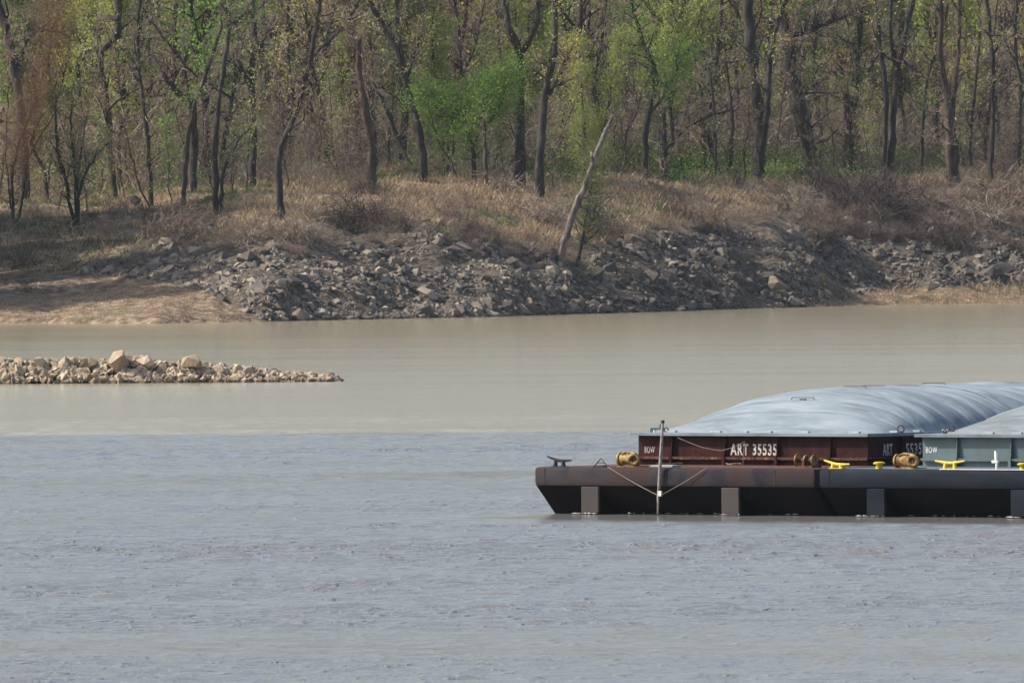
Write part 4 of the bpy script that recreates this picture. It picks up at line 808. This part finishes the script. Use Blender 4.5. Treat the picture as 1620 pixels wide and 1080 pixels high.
P, Z = rand_bank(r, 240, 95, 260); leaf_clumps('low_foliage', P, Z, 'leaf_olive', 'dull olive low foliage through the wood', 260, .10, 3.5, 2)
P, Z = rand_bank(r, 130, 100, 260); leaf_clumps('low_foliage', P, Z, 'leaf_lime', 'light green young foliage between the trunks', 200, .085, 6.0, 3)
P, Z = rand_bank(r, 420, 95, 330); leaf_clumps('leaf_litter', P, Z, 'leaf_dry', 'dry brown leaves hanging in the underbrush', 210, .09, 5.0, 4, 1.6)
# dense wooded rise that closes the view
P, Z = rand_bank(r, 1500, 260, 520, -120, 1750)
pts = [(a[0], a[1], z, r.uniform(1.3, 2.8)) for a, z in zip(P[:700], Z[:700])]
scatter_stuff('distant_wood', pts, 'twig', 'bare grey brown far wood on the rise behind', 'wood', 30, 4.2, 3.4, 5)
leaf_clumps('distant_wood', P[700:1100], Z[700:1100], 'leaf_lime', 'hazy light green far wood on the rise', 150, .17, 7, 6, 2.2)
leaf_clumps('distant_wood', P[1100:], Z[1100:], 'leaf_olive', 'dull olive far wood on the rise', 150, .17, 6, 7, 2.2)
# individual bare shrubs along the top of the bank
sh_mesh = {}
for k, mk in enumerate(('twig', 'twig_red', 'twig_dark')):
    v, f = to_mesh_segs(bramble(np.random.default_rng(40+k), 95, 2.6, 2.2), 3, .018); me = np_mesh('shrub', v, f); me.materials.append(M[mk]); sh_mesh[k] = me
SHR = [(575, 352, 1.0, 2, 'dark bare shrub at the top left of the riprap'), (640, 360, .7, 1, 'low bare shrub sprawling over the upper riprap'), (706, 352, .7, 1, 'upright reddish shrub in the middle of the dry grass'), (460, 378, .9, 0, 'tawny bare shrub at the grass edge under the yellow budded tree'), (405, 385, .8, 0, 'thin shrub left of the yellow budded tree on the bank'),
       (1075, 352, 1.0, 1, 'reddish bare shrub right of the small evergreen'), (1115, 365, .8, 1, 'smaller reddish shrub down the slope right of the evergreen'), (1350, 335, 1.3, 2, 'large dark bramble mound over the riprap on the right'), (1400, 330, 1.3, 2, 'arching bramble mound left of the vine wrapped stump'), (1455, 330, 1.0, 1, 'low bramble in front of the vine wrapped stump'),
       (1590, 330, 1.2, 1, 'red brown bramble on the bank top at the right edge'), (1550, 350, 1.1, 0, 'bare bramble among driftwood at the right'), (1250, 330, .9, 0, 'small tawny shrub right of the middle of the bank top'), (860, 352, 1.0, 0, 'grey bare shrub left of the leaning dead tree'), (950, 372, .9, 2, 'bare brush under the small evergreen'), (785, 300, .8, 0, 'pale bare shrub beside the light brown trunk'),
       (545, 368, .8, 2, 'dark low shrub on the top edge of the riprap left'), (275, 378, .9, 1, 'low brown shrub over the left end of the riprap'), (1490, 385, .9, 2, 'dark bramble halfway down the right riprap'), (1300, 300, 1.1, 2, 'dark bramble by the foot of the stumpy viney trunk')]
for k, (px, py, s, m, lb) in enumerate(SHR):
    p = hit(px, py); o = link('shrub', sh_mesh[m], None); o.location = p; o.scale = (s*1.1, s, s*.85); o.rotation_euler = (0, 0, k*1.7); tag(o, lb, 'shrub', 'bare shrubs along the bank top')
# grass
def grass(name, P, Z, matn, label, hgt, seed, blades=7):
    r = np.random.default_rng(seed); m = len(P)*blades; B = np.repeat(np.stack([P[:, 0], P[:, 1], Z], 1), blades, 0)+r.normal(0, .16, (m, 3))*[1, 1, 0]; B[:, 2] = groundz(B[:, 0], B[:, 1])-.03
    h = r.uniform(.4, 1.2, m)*hgt*np.repeat(r.uniform(.6, 1.25, len(P)), blades); th = r.uniform(0, 6.28, m); w = r.uniform(.010, .022, m)
    side = np.stack([np.cos(th), np.sin(th), 0*th], 1)*w[:, None]; ln = np.stack([r.normal(.05, .35, m)*h, r.normal(0, .35, m)*h, h], 1)
    V = np.stack([B-side, B+side, B+ln*.6+side*.7, B+ln*[1.15, 1.15, .95]], 1).reshape(-1, 3); tag(link(name, np_mesh(name, V, np.arange(4*m).reshape(-1, 4)), M[matn]), label, 'grass', kind='stuff')
P, Z = rand_bank(r, 42000, 12, 135); k = (fnoise(P[:, 0], P[:, 1], 12, 51)+r.normal(0, .35, len(P))) > -.75
inz = np.ones(len(P), bool)
for i in range(len(P)):
    py = 540-F*0+0; 
yy = 260-(-0)+0
scr = 260+F*(H-Z)/P[:, 1]-.007*(P[:, 2]-810); tl = np.interp(P[:, 2], tx, ty); bl = np.interp(P[:, 2], bx, by)
ok = ((scr < tl+10) | (scr > bl+3)) & ~((P[:, 2] < 460) & (scr > 430+r.normal(0, 5, len(P)))); P1 = P[ok & k]; Z1 = Z[ok & k]; 
sg = ((P1[:, 2] < 330) & (scr[ok & k] > 335) & (r.uniform(0, 1, len(P1)) < .7)); grass('shade_grass', P1[sg], Z1[sg], 'leaf_dark', 'dark green growth darkened for the tree shade at the lower left', .35, 66); P1 = P1[~sg]; Z1 = Z1[~sg]  # low green growth, leaf colour also darkened to deepen the tree shade
gr = ((fnoise(P1[:, 0], P1[:, 1], 16, 52)+np.clip((P1[:, 3]-75)/40, -.7, .9)+r.normal(0, .25, len(P1))) > .15)
grass('dry_grass', P1[~gr], Z1[~gr], 'straw', 'tall dry straw coloured grass along the bank top', .62, 61)
grass('green_grass', P1[gr], Z1[gr], 'straw_green', 'patchy green grass under the trees', .40, 62)
P, Z = rand_bank(r, 9000, 0, 26, -60, 420); sc_ = 260+F*(H-Z)/P[:, 1]-.007*(P[:, 2]-810); ok = sc_ > np.interp(P[:, 2], bx, by)+2; grass('sand_grass', P[ok], Z[ok], 'straw', 'short dry stubble over the sandy shore at the left', .12, 63, 5)
P, Z = rand_bank(r, 3500, -.2, 9, 1280, 1680); grass('sand_grass', P, Z, 'straw', 'short tan stubble on the low shore at the right', .22, 64, 5)
Pg = []
for i in range(4200):
    q = hit(r.uniform(1060, 1330), r.uniform(250, 282)) if i < 600 else None
    if q is not None: base_ = (q.x, q.y)
    Pg.append((base_[0]+r.normal(0, .8), base_[1]+r.normal(0, 3)))
Pg = np.array([(a, b, 0, 0) for a, b in (Pg[:600]*7)])+r.normal(0, 1, (4200, 4))*[.5, 2.5, 0, 0]
grass('green_grass', Pg, groundz(Pg[:, 0], Pg[:, 1]), 'leaf_green', 'bright green grass at the foot of the huge leaning trunk', .45, 65, 6)
# driftwood, logs and litter
def stick(name, px, py, pts, w, matn, lb, catg='driftwood'):
    b_ = hit(px, py); P = []; R = []
    for (x, y), ww in zip(pts, w): q = at(x, y, b_.y); P.append(np.array([q.x-b_.x, 0, q.z-b_.z])); R.append(ww/2/(F/b_.y))
    Ps, Rs = smooth_path(P, R, 4, np.random.default_rng(int(px)), .03); v, f = tube_np(Ps, Rs, 6, np.random.default_rng(1)); o = link(name, np_mesh(name, v, f, True), M[matn]); o.location = b_; return tag(o, lb, catg)
0 and stick('dead_branch', 930, 345, [(926, 330), (945, 334), (960, 340)], [4, 4, 2], 'bark_pale', 'pale forked dead branch sticking out right of the dead tree')
0 and stick('dead_branch', 945, 340, [(942, 335), (960, 318), (984, 300)], [3, 2.5, 1.5], 'bark_pale', 'thin pale dead branch rising to the right by the dead tree')
0 and stick('dead_branch', 950, 325, [(935, 315), (958, 311), (984, 312)], [2.5, 2, 1.2], 'bark_pale', 'thin level dead branch above the forked one by the dead tree')
stick('log', 1455, 368, [(1437, 392), (1458, 374), (1478, 358)], [5, 5, 3], 'bark', 'grey log lying diagonally on the right riprap', 'log')
stick('driftwood', 1555, 350, [(1548, 352), (1558, 348), (1565, 338)], [4, 4, 3], 'bark_pale', 'short pale driftwood stick in the right brambles')
stick('driftwood', 1560, 366, [(1543, 368), (1560, 365), (1573, 365)], [3, 3, 2], 'bark_pale', 'level pale driftwood stick below the right brambles')
stick('driftwood', 1510, 380, [(1500, 386), (1515, 382), (1522, 372)], [3, 3, 2], 'bark_pale', 'crooked pale driftwood stick on the right riprap')
stick('log', 1545, 310, [(1550, 288), (1565, 305), (1590, 322)], [7, 6, 5], 'bark_brown', 'reddish fallen log on the bank top at the right', 'log')
stick('log', 618, 250, [(598, 252), (618, 250), (640, 242)], [6, 6, 4], 'bark', 'dark log lying in the shade left of the wide Y tree', 'log')
stick('driftwood', 130, 394, [(112, 392), (130, 394), (156, 396)], [3, 3, 2], 'bark_pale', 'pale stick lying in the dark shade of the left bank')
b_ = hit(603, 350); o = MB(); o.box(-.2, .2, -.1, .1, 0, .22, .07).box(.05, .3, -.05, .15, .05, .14, .04); o = o.done('litter', M['white']); o.location = b_; tag(o, 'small white piece of litter in the dry grass', 'litter')
# ------------------------------------------------------------------ out-of-focus twig close to the camera
def near_twig():
    r = np.random.default_rng(3); Yn = 17.; root = empty('near_twig'); p = at(80, 0, Yn); root.location = p
    pts = [(150, -1500), (120, -700), (98, -160), (92, 0), (84, 80), (60, 150), (38, 215), (22, 262)]; P = []; 
    for a, b_ in pts: q = at(a, b_, Yn); P.append(np.array([q.x-p.x, 0, q.z-p.z]))
    Ps, Rs = smooth_path(P, [.014, .012, .0095, .009, .0085, .009, .0125, .004], 4, r, .0015); v, f = tube_np(Ps, Rs, 7, r)
    m = mat('near_twig', [(.3, (.07, .035, .025)), (.6, (.12, .065, .04))], 30, rough=.8)
    link('stem', np_mesh('stem', v, f, True), m, root)
    C = []; q = at(52, 178, Yn); 
    lfm = mat('near_leaf', [(.3, (.10, .055, .025)), (.6, (.16, .10, .045))], 30, rough=.7, trans=.4)
    for (a, b_, s, w) in ((40, 190, .022, 3), (62, 150, .02, 2), (30, 235, .018, 3), (95, 40, .014, 1), (98, 15, .012, 1)):
        q = at(a, b_, Yn+r.normal(0, .01)); L_ = 12; V = [(0, 0, 0)]; 
        pr = [(math.sin(t*math.pi)**.8) for t in np.linspace(0, 1, 7)]; n = 7; VV = []
        for k in range(n): t = k/(n-1); VV += [(-s*.35*pr[k], .004*math.sin(t*3), s*(1-2*t)*1.6), (s*.35*pr[k], .004*math.cos(t*3), s*(1-2*t)*1.6)]
        VV = np.array(VV)+np.array([q.x-p.x, q.y-p.y, q.z-p.z]); Fq = np.array([(2*k, 2*k+1, 2*k+3, 2*k+2) for k in range(n-1)]); lf = link('leaf', np_mesh('leaf', VV, Fq), lfm, root)
        sd = lf.modifiers.new('t', 'SOLIDIFY'); sd.thickness = .0006
    tag(root, 'blurred reddish brown twig close to the lens at the upper left', 'twig')
near_twig()
# ------------------------------------------------------------------ haze
hz = MB(); hz.box(-900, 900, -200, 2400, -5, 170); m = bpy.data.materials.new('haze'); m.use_nodes = True; n = m.node_tree; n.nodes.remove(n.nodes['Principled BSDF'])
pv = n.nodes.new('ShaderNodeVolumePrincipled'); pv.inputs['Density'].default_value = .000022; pv.inputs['Color'].default_value = (.86, .92, 1, 1); pv.inputs['Anisotropy'].default_value = .3
n.links.new(pv.outputs[0], n.nodes['Material Output'].inputs['Volume']); tag(hz.done('haze', m), 'thin pale haze over the river', 'haze', kind='stuff')
